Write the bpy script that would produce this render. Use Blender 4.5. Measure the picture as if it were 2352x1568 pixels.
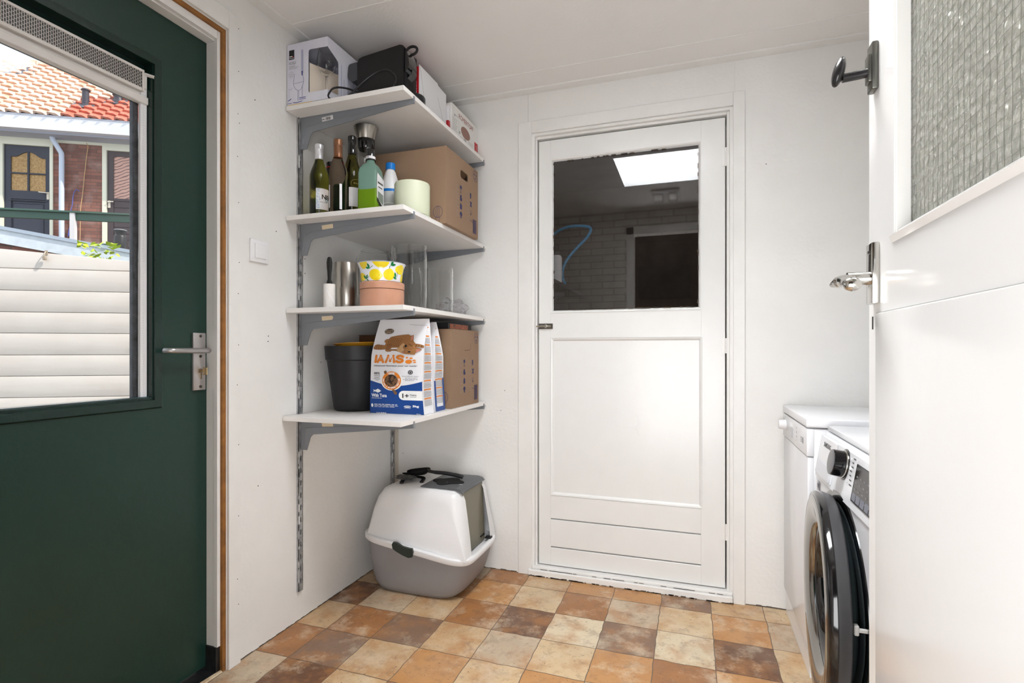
import bpy, bmesh, math, random
from mathutils import Vector, Matrix
from mathutils.geometry import tessellate_polygon
random.seed(7)
PI = math.pi
for o in list(bpy.data.objects):
    bpy.data.objects.remove(o, do_unlink=True)
scn = bpy.context.scene
COL = scn.collection

# ------------------------------------------------------------------ camera
cd = bpy.data.cameras.new('camera')
cam = bpy.data.objects.new('camera', cd); COL.objects.link(cam)
cam.location = (1.520, -2.499, 1.100)
cam.rotation_euler = (PI/2, 0, math.atan2(414, 1215))
cd.sensor_width = 36; cd.lens = 1215/2352*36
cd.shift_y = 21/2352; cd.clip_start = 0.05; cd.clip_end = 200
scn.camera = cam
scn.view_settings.view_transform = 'Standard'; scn.view_settings.look = 'None'
scn.view_settings.gamma = 1; scn.view_settings.use_curve_mapping = False
scn.view_settings.exposure = 0.17

# ------------------------------------------------------------------ world, sun, lights
w = bpy.data.worlds.new('sky'); scn.world = w; w.use_nodes = True
bg = w.node_tree.nodes['Background']
bg.inputs['Color'].default_value = (0.80, 0.89, 1.0, 1); bg.inputs['Strength'].default_value = 1.45

def light(name, kind, loc, energy, color=(1, 1, 1), **k):
    l = bpy.data.lights.new(name, kind); l.energy = energy; l.color = color
    for a, b in k.items():
        if a not in ('aim',): setattr(l, a, b)
    o = bpy.data.objects.new(name, l); COL.objects.link(o); o.location = loc
    if 'aim' in k:
        o.rotation_euler = (Vector(k['aim'])-Vector(loc)).to_track_quat('-Z', 'Y').to_euler()
    return o
sd = Vector((0.70*0.8625+0.28*0.5061, 0.70*0.5061-0.28*0.8625, 0.80))   # direction towards the sun
light('sun', 'SUN', tuple(Vector((-8, 2, 6))+sd*12), 4.2, (1, 0.94, 0.86), angle=0.012, aim=(-8, 2, 6))
light('skylight_daylight', 'AREA', (1.32, -1.27, 2.86), 40, (0.96, 0.98, 1), shape='RECTANGLE', size=0.56, size_y=0.60, aim=(1.32, -1.27, 0))
light('hall_fill_light', 'AREA', (1.40, -3.05, 0.72), 41, (0.985, 0.99, 1), shape='RECTANGLE', size=1.3, size_y=1.15, aim=(1.2, -1.0, 1.02))  # fill lamp added behind the camera; the hall has no window
light('shed_fill_light', 'AREA', (1.5, 0.5, 2.35), 2.2, (1, 0.95, 0.9), shape='RECTANGLE', size=0.4, size_y=0.4, aim=(1.4, 1.2, 0))  # small lamp added to make the shed contents visible

# ------------------------------------------------------------------ helpers
def S(r, g, b):
    f = lambda c: (c/255/12.92) if c/255 <= 0.04045 else ((c/255+0.055)/1.055)**2.4
    return (f(r), f(g), f(b), 1)

def mat(name, col, rough=0.5, metal=0.0, bump=None, var=None, trans=0.0, ior=1.45, coat=0.0, spec=None, emit=None, tint2=None, sheen=0, sub=0):
    m = bpy.data.materials.new(name); m.use_nodes = True
    nt = m.node_tree; b = nt.nodes['Principled BSDF']
    b.inputs['Base Color'].default_value = col; b.inputs['Roughness'].default_value = rough
    b.inputs['Metallic'].default_value = metal; b.inputs['IOR'].default_value = ior
    b.inputs['Transmission Weight'].default_value = trans
    b.inputs['Coat Weight'].default_value = coat; b.inputs['Coat Roughness'].default_value = 0.08
    if spec is not None: b.inputs['Specular IOR Level'].default_value = spec
    if emit: b.inputs['Emission Color'].default_value = emit[0]; b.inputs['Emission Strength'].default_value = emit[1]
    if var or bump: tc = nt.nodes.new('ShaderNodeTexCoord')
    if var:
        sc, amt = var[0], var[1]
        n = nt.nodes.new('ShaderNodeTexNoise'); n.inputs['Scale'].default_value = sc
        n.inputs['Detail'].default_value = 6; n.inputs['Roughness'].default_value = 0.6
        nt.links.new(tc.outputs['Object'], n.inputs['Vector'])
        r = nt.nodes.new('ShaderNodeMapRange'); r.inputs['From Min'].default_value = 0.35; r.inputs['From Max'].default_value = 0.68
        nt.links.new(n.outputs['Fac'], r.inputs['Value'])
        mx = nt.nodes.new('ShaderNodeMix'); mx.data_type = 'RGBA'
        mx.inputs['A'].default_value = col
        mx.inputs['B'].default_value = tint2 if tint2 else tuple(c*(1-amt) for c in col[:3])+(1,)
        nt.links.new(r.outputs['Result'], mx.inputs['Factor']); nt.links.new(mx.outputs['Result'], b.inputs['Base Color'])
    if bump:
        n2 = nt.nodes.new('ShaderNodeTexNoise'); n2.inputs['Scale'].default_value = bump[0]; n2.inputs['Detail'].default_value = 4
        mp = nt.nodes.new('ShaderNodeMapping'); mp.inputs['Scale'].default_value = bump[2] if len(bump) > 2 else (1, 1, 1)
        nt.links.new(tc.outputs['Object'], mp.inputs['Vector']); nt.links.new(mp.outputs['Vector'], n2.inputs['Vector'])
        bp = nt.nodes.new('ShaderNodeBump'); bp.inputs['Strength'].default_value = bump[1]; bp.inputs['Distance'].default_value = 0.01
        nt.links.new(n2.outputs['Fac'], bp.inputs['Height']); nt.links.new(bp.outputs['Normal'], b.inputs['Normal'])
    return m

def box(bm, x0, x1, y0, y1, z0, z1, bev=0.0, seg=2, mi=0):
    vs = [bm.verts.new(p) for p in ((x0,y0,z0),(x1,y0,z0),(x1,y1,z0),(x0,y1,z0),(x0,y0,z1),(x1,y0,z1),(x1,y1,z1),(x0,y1,z1))]
    fs = [bm.faces.new([vs[i] for i in f]) for f in ((0,3,2,1),(4,5,6,7),(0,1,5,4),(1,2,6,5),(2,3,7,6),(3,0,4,7))]
    for f in fs: f.material_index = mi
    if bev > 0:
        es = list({e for f in fs for e in f.edges})
        r = bmesh.ops.bevel(bm, geom=es, offset=bev, segments=seg, profile=0.5, affect='EDGES')
        for f in r['faces']: f.material_index = mi
    return vs

def B(*a, **k):
    bm = bmesh.new()
    box(bm, *a, **k)
    return bm

def lathe(bm, prof, c=(0, 0, 0), seg=40, axis='z', closed=False, a0=0, a1=2*PI, caps=True, sx=1, sy=1):
    full = abs(a1-a0-2*PI) < 1e-6
    n = seg if full else seg+1
    rings = []
    for r, h in prof:
        ring = []
        for i in range(n):
            a = a0+(a1-a0)*i/seg
            p = (r*math.cos(a)*sx, r*math.sin(a)*sy, h)
            if axis == 'x': p = (h, r*math.cos(a)*sx, r*math.sin(a)*sy)
            if axis == 'y': p = (r*math.cos(a)*sx, h, r*math.sin(a)*sy)
            ring.append(bm.verts.new((c[0]+p[0], c[1]+p[1], c[2]+p[2])))
        rings.append(ring)
    m = len(rings)
    for k in range(m if closed else m-1):
        A, Bq = rings[k], rings[(k+1) % m]
        for i in range(n if full else n-1):
            j = (i+1) % n
            bm.faces.new((A[i], A[j], Bq[j], Bq[i]))
    if caps and full and not closed:
        if prof[0][0] > 1e-5: bm.faces.new(list(reversed(rings[0])))
        if prof[-1][0] > 1e-5: bm.faces.new(rings[-1])
    bmesh.ops.remove_doubles(bm, verts=bm.verts[:], dist=1e-6)
    bmesh.ops.recalc_face_normals(bm, faces=bm.faces[:])

def L(prof, c=(0, 0, 0), **k):
    bm = bmesh.new(); lathe(bm, prof, c, **k); return bm

def tube(bm, pts, r, seg=10, cap=True, flat=1.0):
    pts = [Vector(p) for p in pts]; rings = []
    up = Vector((0, 0, 1))
    rr = r if isinstance(r, (list, tuple)) else [r]*len(pts)
    prev = None
    for i, p in enumerate(pts):
        t = (pts[min(i+1, len(pts)-1)]-pts[max(i-1, 0)]).normalized()
        if prev is None:
            n = t.cross(up)
            if n.length < 0.05: n = t.cross(Vector((0, 1, 0)))
            n.normalize()
        else:
            n = (prev-t*prev.dot(t)).normalized()
        prev = n; b = t.cross(n)
        rings.append([bm.verts.new(p+n*(rr[i]*math.cos(2*PI*k/seg))+b*(rr[i]*flat*math.sin(2*PI*k/seg))) for k in range(seg)])
    for A, Bq in zip(rings, rings[1:]):
        for k in range(seg): bm.faces.new((A[k], A[(k+1) % seg], Bq[(k+1) % seg], Bq[k]))
    if cap: bm.faces.new(list(reversed(rings[0]))); bm.faces.new(rings[-1])
    bmesh.ops.recalc_face_normals(bm, faces=bm.faces[:])

def T(pts, r, **k):
    bm = bmesh.new(); tube(bm, pts, r, **k); return bm

def smooth_pts(pts, n=6):
    P = [Vector(p) for p in pts]; out = []
    for i in range(len(P)-1):
        a, b, c, d = P[max(i-1, 0)], P[i], P[i+1], P[min(i+2, len(P)-1)]
        for k in range(n):
            t = k/n
            out.append(0.5*((2*b)+(c-a)*t+(2*a-5*b+4*c-d)*t*t+(3*b-a-3*c+d)*t**3))
    out.append(P[-1]); return out

def prism(bm, poly, axis, a, b, bev=0.0, mi=0):
    def P(u, v, w):
        return {'x': (w, u, v), 'y': (u, w, v), 'z': (u, v, w)}[axis]
    A = [bm.verts.new(P(u, v, a)) for u, v in poly]; Bq = [bm.verts.new(P(u, v, b)) for u, v in poly]
    fs = []
    tris = tessellate_polygon([[Vector((u, v, 0)) for u, v in poly]])
    n = len(poly)
    for t in tris:
        fs.append(bm.faces.new([A[i] for i in t])); fs.append(bm.faces.new([Bq[i] for i in reversed(t)]))
    for i in range(n):
        j = (i+1) % n; fs.append(bm.faces.new((A[i], A[j], Bq[j], Bq[i])))
    for f in fs: f.material_index = mi
    bmesh.ops.recalc_face_normals(bm, faces=bm.faces[:])

def PR(*a, **k):
    bm = bmesh.new(); prism(bm, *a, **k); return bm

def join(*bms):
    out = bmesh.new()
    for b in bms:
        me = bpy.data.meshes.new('tmp'); b.to_mesh(me); b.free(); out.from_mesh(me); bpy.data.meshes.remove(me)
    return out

INV = {}
def obj(name, bm, m, parent=None, local=False, smooth=None, angle=35, origin=None):
    me = bpy.data.meshes.new(name)
    if parent is not None and not local:
        bm.transform(INV[parent.name])
    if parent is None and origin is not None:
        bm.transform(Matrix.Translation(-Vector(origin)))
    bm.to_mesh(me); bm.free()
    for mm in (m if isinstance(m, (list, tuple)) else [m]): me.materials.append(mm)
    if smooth is not False:
        me.polygons.foreach_set('use_smooth', [True]*len(me.polygons))
        me.set_sharp_from_angle(angle=math.radians(angle))
    o = bpy.data.objects.new(name, me); COL.objects.link(o)
    if parent is not None:
        o.parent = parent; INV[o.name] = INV[parent.name]
    else:
        if origin is not None: o.location = origin
        INV[o.name] = Matrix.Translation(-Vector(origin)) if origin is not None else Matrix.Identity(4)
    return o

def tag(o, label, cat, group=None):
    o['label'] = label; o['category'] = cat
    if group: o['group'] = group
    return o

def thing(name, label, cat, loc, group=None, rz=0.0):
    o = bpy.data.objects.new(name, None); COL.objects.link(o)
    o.location = loc; o.rotation_euler = (0, 0, rz); o.empty_display_size = 0.05
    INV[o.name] = (Matrix.Translation(Vector(loc)) @ Matrix.Rotation(rz, 4, 'Z')).inverted()
    return tag(o, label, cat, group)

def struct(name, bm, m, parent=None, **k):
    o = obj(name, bm, m, parent, **k)
    if parent is None: o['kind'] = 'structure'
    return o

def sroot(name, loc, rz=0.0):
    o = bpy.data.objects.new(name, None); COL.objects.link(o); o.location = loc; o.rotation_euler = (0, 0, rz)
    INV[o.name] = (Matrix.Translation(Vector(loc)) @ Matrix.Rotation(rz, 4, 'Z')).inverted()
    o['kind'] = 'structure'; return o

def dup(root, loc, label=None, group=None, cat=None):
    r = root.copy(); COL.objects.link(r); r.location = loc
    INV[r.name] = Matrix.Translation(-Vector(loc))
    if label: r['label'] = label
    if group: r['group'] = group
    for ch in list(root.children):
        c = ch.copy(); COL.objects.link(c); c.parent = r
        for g in list(ch.children):
            d = g.copy(); COL.objects.link(d); d.parent = c
    return r

# text and flat prints -------------------------------------------------------
_tc = {}
def text_mesh(s, bold=0.0):
    if (s, bold) in _tc: return _tc[(s, bold)]
    cu = bpy.data.curves.new('t', 'FONT'); cu.body = s; cu.size = 1; cu.offset = bold; cu.resolution_u = 3
    o = bpy.data.objects.new('t', cu); COL.objects.link(o)
    dg = bpy.context.evaluated_depsgraph_get()
    me = bpy.data.meshes.new_from_object(o.evaluated_get(dg))
    vs = [tuple(v.co) for v in me.vertices]; fs = [tuple(p.vertices) for p in me.polygons]
    bpy.data.objects.remove(o); bpy.data.curves.remove(cu); bpy.data.meshes.remove(me)
    x0 = min(v[0] for v in vs); x1 = max(v[0] for v in vs); y0 = min(v[1] for v in vs); y1 = max(v[1] for v in vs)
    r = ([((v[0]-x0)/(x1-x0), (v[1]-y0)/(y1-y0)) for v in vs], fs, (x1-x0)/(y1-y0))
    _tc[(s, bold)] = r; return r

def TX(s, u, v, w=None, h=None, bold=0.0, rot=0):
    """text with its lower left corner at (u, v); w and h in design units"""
    vs, fs, asp = text_mesh(s, bold)
    if w is None: w = h*asp
    if h is None: h = w/asp
    if rot == 0: return ([(u+a*w, v+b*h) for a, b in vs], fs)
    if rot == 90: return ([(u-b*h, v+a*w) for a, b in vs], fs)
    if rot == -90: return ([(u+b*h, v-a*w) for a, b in vs], fs)

def DW(u, v, w, h, rot=0, seed=1):
    """a row of word-long strokes: print too small to read"""
    r_ = random.Random(seed+int(w*1e4)); out_v = []; out_f = []; x = 0.0
    while x < w*0.98:
        l_ = min(w*(0.10+0.16*r_.random()), w-x); a = [(x, 0), (x+l_, 0), (x+l_, h*0.6), (x, h*0.6)]
        k = len(out_v); out_v += [(u+p, v+q) if rot == 0 else (u-q, v+p) for p, q in a]; out_f.append((k, k+1, k+2, k+3)); x += l_+w*0.035
    return (out_v, out_f)
def PO(pts):
    tr = tessellate_polygon([[Vector((p[0], p[1], 0)) for p in pts]])
    return (list(pts), [tuple(t) for t in tr])
def RE(u0, v0, u1, v1): return ([(u0, v0), (u1, v0), (u1, v1), (u0, v1)], [(0, 1, 2, 3)])
def EL(u, v, a, b=None, n=28):
    b = b or a
    return ([(u+a*math.cos(2*PI*i/n), v+b*math.sin(2*PI*i/n)) for i in range(n)], [tuple(range(n))])
def RI(u, v, a, t, b=None, n=32, a0=0, a1=2*PI):
    b = b or a; vs = []; fs = []
    for i in range(n+1):
        q = a0+(a1-a0)*i/n
        vs += [(u+a*math.cos(q), v+b*math.sin(q)), (u+(a-t)*math.cos(q), v+(b-t)*math.sin(q))]
    for i in range(n): fs.append((2*i, 2*i+2, 2*i+3, 2*i+1))
    return (vs, fs)
def LN(pts, t):
    vs = []; fs = []
    P = [Vector((p[0], p[1])) for p in pts]
    for i, p in enumerate(P):
        d = (P[min(i+1, len(P)-1)]-P[max(i-1, 0)]).normalized(); n = Vector((-d.y, d.x))*t/2
        vs += [tuple(p+n), tuple(p-n)]
    for i in range(len(P)-1): fs.append((2*i, 2*i+1, 2*i+3, 2*i+2))
    return (vs, fs)
def GR(u0, v0, u1, v1, nu, nv):
    vs = [(u0+(u1-u0)*i/nu, v0+(v1-v0)*j/nv) for j in range(nv+1) for i in range(nu+1)]
    fs = [(j*(nu+1)+i, j*(nu+1)+i+1, (j+1)*(nu+1)+i+1, (j+1)*(nu+1)+i) for j in range(nv) for i in range(nu)]
    return (vs, fs)

def flat(name, shapes, m, fn, parent, lift=0.0006, **k):
    """printed marks: fn(u, v, lift) -> world point"""
    bm = bmesh.new()
    for i, (vs, fs) in enumerate(shapes):
        bv = [bm.verts.new(fn(a, b, lift+i*0.00002)) for a, b in vs]
        for f in fs:
            try: bm.faces.new([bv[q] for q in f])
            except ValueError: pass
    return obj(name, bm, m, parent, smooth=False, **k)

def plane_fn(o, U, V):
    o, U, V = Vector(o), Vector(U), Vector(V); N = U.cross(V).normalized()
    return lambda u, v, l=0: o+U*u+V*v+N*l
def cyl_fn(c, r, a0):
    # u along the circumference (metres, to the right seen from outside), v up; a0 = angle at u 0
    return lambda u, v, l=0: (c[0]+(r+l)*math.cos(a0+u/r), c[1]+(r+l)*math.sin(a0+u/r), c[2]+v)

# ------------------------------------------------------------------ materials
WHITE = S(238, 236, 233)
m_wall = mat('white_wall_paint', S(237, 236, 233), 0.55, bump=(60, 0.12), var=(3.0, 0.05))
m_walln = mat('white_brick_paint', S(226, 222, 216), 0.6)
m_ceil = mat('white_ceiling_board', S(236, 234, 231), 0.6, bump=(90, 0.08), var=(2.0, 0.03))
m_trim = mat('white_gloss_trim', S(236, 235, 232), 0.32, bump=(25, 0.06, (1, 1, 0.15)), var=(9, 0.05))
m_doorw = mat('white_gloss_door_paint', S(233, 233, 231), 0.24, bump=(14, 0.10, (1, 1, 0.5)), var=(6, 0.03))
m_door3 = mat('white_door_enamel', S(231, 230, 228), 0.16, bump=(10, 0.04))
m_dark = mat('black_gap', S(14, 13, 12), 0.8)
m_green = mat('dark_green_door_paint', S(25, 54, 46), 0.32, bump=(40, 0.10), var=(2.2, 0.12))
m_greenb = mat('green_bead_paint', S(23, 46, 40), 0.22, bump=(40, 0.1))
m_rawwood = mat('bare_pine_strip', S(156, 104, 48), 0.6, var=(18, 0.45), bump=(30, 0.2, (1, 1, 0.1)))
m_chip = mat('worn_paint_dirt', S(90, 78, 66), 0.8)
m_alu = mat('brushed_aluminium', S(196, 192, 192), 0.32, metal=0.85)
m_steel = mat('polished_steel', S(205, 203, 198), 0.16, metal=1)
m_brush = mat('brushed_steel', S(175, 170, 163), 0.27, metal=1, bump=(60, 0.05, (1, 1, 0.05)))
m_screw = mat('dull_screw_metal', S(90, 84, 76), 0.5, metal=0.8)
m_brass = mat('brass_key', S(158, 138, 104), 0.3, metal=1)
m_bracket = mat('grey_enamel_bracket', S(132, 136, 142), 0.42, metal=0.1)
m_rail = mat('grey_wall_rail', S(140, 142, 145), 0.4, metal=0.3, var=(30, 0.0), tint2=S(190, 190, 190))
m_shelf = mat('white_melamine', S(234, 231, 228), 0.38, var=(30, 0.02))
m_rubber = mat('black_plastic', S(26, 26, 28), 0.38)
m_matte = mat('matte_black_plastic', S(20, 20, 21), 0.6, bump=(500, 0.15))
m_gblack = mat('gloss_black_plastic', S(16, 16, 18), 0.1, coat=0.5)
m_wplas = mat('white_plastic', S(238, 238, 240), 0.28)
m_appl = mat('white_appliance_enamel', S(240, 241, 244), 0.2)
m_card = mat('brown_cardboard', S(148, 121, 97), 0.75, var=(5, 0.07), bump=(120, 0.1))
m_cardd = mat('inner_cardboard', S(90, 66, 42), 0.85)
m_navy = mat('navy_print', S(38, 38, 88), 0.6)
m_print = mat('dark_grey_print', S(64, 62, 64), 0.6)
m_gprint = mat('mid_grey_print', S(140, 140, 142), 0.6)
m_pblack = mat('black_print', S(22, 22, 24), 0.5)
m_pwhite = mat('white_print', S(240, 240, 238), 0.5)
m_orange = mat('orange_print', S(222, 128, 36), 0.45)
m_blue = mat('blue_print', S(14, 66, 140), 0.4)
m_lblue = mat('light_blue_print', S(120, 170, 205), 0.5)
m_red = mat('red_card_print', S(186, 22, 34), 0.42)
m_bluecap = mat('blue_cap_plastic', S(20, 120, 205), 0.3)
m_sticker = mat('cream_sticker', S(226, 208, 178), 0.6)
m_label = mat('white_paper_label', S(228, 227, 230), 0.5)

def glass(name, col=(1, 1, 1, 1), rough=0.0, ior=1.45):
    return mat(name, col, rough, trans=1.0, ior=ior)
m_clear = glass('clear_glass', (0.985, 0.99, 0.99, 1), 0.0, 1.28)
m_vase = glass('vase_glass', (0.98, 0.985, 0.985, 1), 0.0, 1.42)
m_gbottle = glass('olive_green_glass', S(150, 150, 60), 0.02, 1.3)
m_gdark = glass('dark_green_glass', S(40, 100, 50), 0.02, 1.3)
m_rose = glass('pale_rose_glass', S(236, 216, 198), 0.01, 1.08)
m_frost = mat('frosted_green_glass', S(150, 190, 176), 0.35, trans=0.55, ior=1.3)
m_liq = mat('green_liqueur', S(120, 158, 30), 0.3, trans=0.35, ior=1.3)

def pane_mat(name, tint=(1, 1, 1, 1), ior=1.5, rough=0.0, boost=1.0):
    m = bpy.data.materials.new(name); m.use_nodes = True; nt = m.node_tree; nt.nodes.clear()
    out = nt.nodes.new('ShaderNodeOutputMaterial'); mx = nt.nodes.new('ShaderNodeMixShader')
    fr = nt.nodes.new('ShaderNodeFresnel'); fr.inputs['IOR'].default_value = ior
    ma = nt.nodes.new('ShaderNodeMath'); ma.operation = 'MULTIPLY'; ma.inputs[1].default_value = boost; ma.use_clamp = True
    tr = nt.nodes.new('ShaderNodeBsdfTransparent'); tr.inputs['Color'].default_value = tint
    gl = nt.nodes.new('ShaderNodeBsdfGlossy'); gl.inputs['Roughness'].default_value = rough
    nt.links.new(fr.outputs[0], ma.inputs[0]); nt.links.new(ma.outputs[0], mx.inputs[0])
    nt.links.new(tr.outputs[0], mx.inputs[1]); nt.links.new(gl.outputs[0], mx.inputs[2]); nt.links.new(mx.outputs[0], out.inputs[0])
    return m
m_pane = pane_mat('window_pane', boost=0.7)
m_pane2 = pane_mat('door_pane', (0.9, 0.9, 0.9, 1), ior=1.5, boost=1.9)
m_film = pane_mat('clear_film', (0.96, 0.96, 0.97, 1), boost=0.5, rough=0.05)

# ------------------------------------------------------------------ floor
TX0, TY0, P_ = 0.1475, -0.135, 0.2070      # grid lines through these
CR, TN, GB, OR, RU, DB, TP, LT = (S(214, 198, 168), S(194, 162, 122), S(188, 168, 142), S(188, 138, 86), S(154, 106, 66), S(106, 70, 46), S(130, 102, 82), S(206, 180, 142))
tones = {  # (column, row)
 (0,2):DB,(0,3):TN,(0,4):RU,(0,5):GB,(1,2):GB,(1,3):RU,(1,4):TP,(1,5):DB,(2,2):TN,(2,3):TP,(2,4):TN,(2,5):LT,
 (2,1):RU,(2,0):GB,(3,0):RU,(3,1):OR,(3,2):RU,(3,3):TN,(3,4):OR,(3,5):RU,(4,0):TN,(4,1):LT,(4,2):DB,(4,3):GB,(4,4):LT,(5,0):OR,(5,1):RU,(5,2):CR,(5,3):LT,(5,4):OR,
 (6,0):OR,(6,1):GB,(6,2):TP,(6,3):OR,(6,4):LT,(7,0):TP,(7,1):LT,(7,2):CR,(7,3):RU,(8,0):TN,(8,1):OR,(8,2):DB,(8,3):OR,(9,0):LT,(9,1):GB,(9,2):LT,(9,3):TN,
 (1,0):TN,(1,1):TN,(0,0):DB,(0,1):TN}
m_floor = bpy.data.materials.new('vinyl_terracotta_tiles'); m_floor.use_nodes = True
nt = m_floor.node_tree; bs = nt.nodes['Principled BSDF']
at = nt.nodes.new('ShaderNodeAttribute'); at.attribute_name = 'tone'
tcn = nt.nodes.new('ShaderNodeTexCoord')
def nz(sc, det, lo, hi, rough=0.6):
    n = nt.nodes.new('ShaderNodeTexNoise'); n.inputs['Scale'].default_value = sc; n.inputs['Detail'].default_value = det; n.inputs['Roughness'].default_value = rough
    nt.links.new(tcn.outputs['Object'], n.inputs['Vector'])
    r = nt.nodes.new('ShaderNodeMapRange'); r.inputs['From Min'].default_value = lo; r.inputs['From Max'].default_value = hi
    nt.links.new(n.outputs['Fac'], r.inputs['Value']); return r.outputs['Result']
def mixc(a, colb, fac, mode='MIX', famt=1.0):
    mx = nt.nodes.new('ShaderNodeMix'); mx.data_type = 'RGBA'; mx.blend_type = mode
    if isinstance(colb, tuple): mx.inputs['B'].default_value = colb
    else: nt.links.new(colb, mx.inputs['B'])
    nt.links.new(a, mx.inputs['A'])
    mm = nt.nodes.new('ShaderNodeMath'); mm.operation = 'MULTIPLY'; mm.inputs[1].default_value = famt
    nt.links.new(fac, mm.inputs[0]); nt.links.new(mm.outputs[0], mx.inputs['Factor'])
    return mx.outputs['Result']
c1 = mixc(at.outputs['Color'], S(172, 118, 66), nz(9, 6, 0.46, 0.62), famt=0.55)
c2 = mixc(c1, S(218, 202, 176), nz(7.3, 8, 0.50, 0.66, 0.7), famt=0.55)
c3 = mixc(c2, S(112, 84, 64), nz(17, 10, 0.52, 0.70, 0.75), famt=0.6)
c4 = mixc(c3, S(84, 58, 40), nz(85, 4, 0.63, 0.69), famt=0.7)
c5 = mixc(c4, S(150, 140, 128), nz(3.1, 3, 0.5, 0.75), famt=0.25)
nt.links.new(c5, bs.inputs['Base Color']); bs.inputs['Roughness'].default_value = 0.42
bpn = nt.nodes.new('ShaderNodeBump'); bpn.inputs['Strength'].default_value = 0.12; bpn.inputs['Distance'].default_value = 0.01
nb = nt.nodes.new('ShaderNodeTexNoise'); nb.inputs['Scale'].default_value = 60; nb.inputs['Detail'].default_value = 6
nt.links.new(tcn.outputs['Object'], nb.inputs['Vector']); nt.links.new(nb.outputs['Fac'], bpn.inputs['Height']); nt.links.new(bpn.outputs['Normal'], bs.inputs['Normal'])
m_grout = mat('vinyl_grout_line', S(112, 96, 84), 0.6)

bm = bmesh.new(); cl = bm.loops.layers.float_color.new('tone')
# lattice with wobbly edges shared between neighbours
def wob(i, j, k, ax):
    rr = random.Random(i*7919+j*104729+k*31+ax*17); return (rr.random()-0.5)*0.0045
i0, i1, j0, j1 = -1, 12, -11, 1
def node(i, j): 
    rr = random.Random(i*331+j*77); return (TX0+i*P_+(rr.random()-.5)*.004, TY0+j*P_+(rr.random()-.5)*.004)
def edge(i, j, ax):
    a = node(i, j); b = node(i+(ax == 0), j+(ax == 1)); pts = []
    for k in range(1, 6):
        t = k/6; e = wob(i, j, k, ax)
        x, y = a[0]+(b[0]-a[0])*t, a[1]+(b[1]-a[1])*t
        pts.append((x, y+e) if ax == 0 else (x+e, y))
    return [a]+pts+[b]
g = 0.0015
for i in range(i0, i1):
    for j in range(j0, j1):
        bot, top_, lf, rt = edge(i, j, 0), edge(i, j+1, 0), edge(i, j, 1), edge(i+1, j, 1)
        loop = bot[:-1]+rt[:-1]+list(reversed(top_))[:-1]+list(reversed(lf))[:-1]
        cx_, cy_ = TX0+(i+.5)*P_, TY0+(j+.5)*P_
        pts = []
        for x, y in loop:
            x += -g if x > cx_+P_*.35 else (g if x < cx_-P_*.35 else 0); y += -g if y > cy_+P_*.35 else (g if y < cy_-P_*.35 else 0)
            pts.append((min(max(x, 0.001), 2.549), min(max(y, -2.42), -0.001)))
        col_i, row = i+1, -j
        if min(p[0] for p in pts) >= 2.5 or max(p[0] for p in pts) <= 0.002 or min(p[1] for p in pts) > -0.003: continue
        uniq = []
        for p in pts:
            if not uniq or (abs(p[0]-uniq[-1][0])+abs(p[1]-uniq[-1][1])) > 1e-5: uniq.append(p)
        if len(uniq) < 3: continue
        tone = tones.get((col_i, row)) or random.Random(i*53+j*97).choice([CR, TN, GB, OR, RU, TP, LT, TN])
        f = bm.faces.new([bm.verts.new((x, y, 0)) for x, y in uniq])
        for lp in f.loops: lp[cl] = tone
f = bm.faces.new([bm.verts.new(p) for p in ((-0.001, -2.42, -0.0007), (2.55, -2.42, -0.0007), (2.55, 0.0, -0.0007), (-0.001, 0.0, -0.0007))]); f.material_index = 1
for lp in f.loops: lp[cl] = TN
bmesh.ops.recalc_face_normals(bm, faces=bm.faces[:])
for f in bm.faces:
    if f.normal.z < 0: f.normal_flip()
box(bm, -0.0, 2.55, -2.42, 0.0, -0.12, -0.003, mi=1)
struct('floor', bm, [m_floor, m_grout], smooth=False)
# small curled tongue of vinyl running into the doorway
bm = bmesh.new(); cl = bm.loops.layers.float_color.new('tone')
vs = [bm.verts.new(p) for p in ((0.0, -1.045, 0.001), (0.0, -1.5, 0.001), (-0.03, -1.5, 0.004), (-0.022, -1.25, 0.005), (-0.012, -1.12, 0.006), (-0.004, -1.06, 0.006))]
f = bm.faces.new(vs)
for lp in f.loops: lp[cl] = CR
if f.normal.z < 0: f.normal_flip()
struct('trim_6', bm, [m_floor, m_grout], smooth=False)

# ------------------------------------------------------------------ ceiling with skylight shaft
CZ = 2.371
bm = bmesh.new()
SX0, SX1, SY0, SY1 = 1.02, 1.62, -1.59, -0.95
for a in ((-0.12, SX0, -2.42, 0.1), (SX1, 2.7, -2.42, 0.1), (SX0, SX1, SY1, 0.1), (SX0, SX1, -2.42, SY0)):
    box(bm, a[0], a[1], a[2], a[3], CZ, CZ+0.1)
struct('ceiling', bm, m_ceil, smooth=False)
bm = bmesh.new()
box(bm, SX0-0.03, SX0+0.004, SY0-0.03, SY1+0.03, CZ-0.001, 2.95); box(bm, SX1-0.004, SX1+0.03, SY0-0.03, SY1+0.03, CZ-0.001, 2.95)
box(bm, SX0+0.004, SX1-0.004, SY0-0.03, SY0+0.004, CZ-0.001, 2.95); box(bm, SX0+0.004, SX1-0.004, SY1-0.004, SY1+0.03, CZ-0.001, 2.95)
win = sroot('window_1', (1.32, -1.27, CZ))
struct('shaft_lining', bm, mat('skylight_lining', S(246, 246, 246), 0.35), win, smooth=False)
struct('dome', B(SX0-0.03, SX1+0.03, SY0-0.03, SY1+0.03, 2.95, 2.97), m_wplas, win, smooth=False)
bm = bmesh.new()
box(bm, 0.045, 2.55, -0.826, -0.822, CZ-0.0025, CZ+0.001)          # board joint
struct('trim_1', bm, m_trim, smooth=False)
bm = bmesh.new(); box(bm, 0.0, 0.045, -2.32, -0.0, CZ-0.006, CZ+0.001, 0.001, 1)
struct('trim_2', bm, m_trim, smooth=False)
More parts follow.
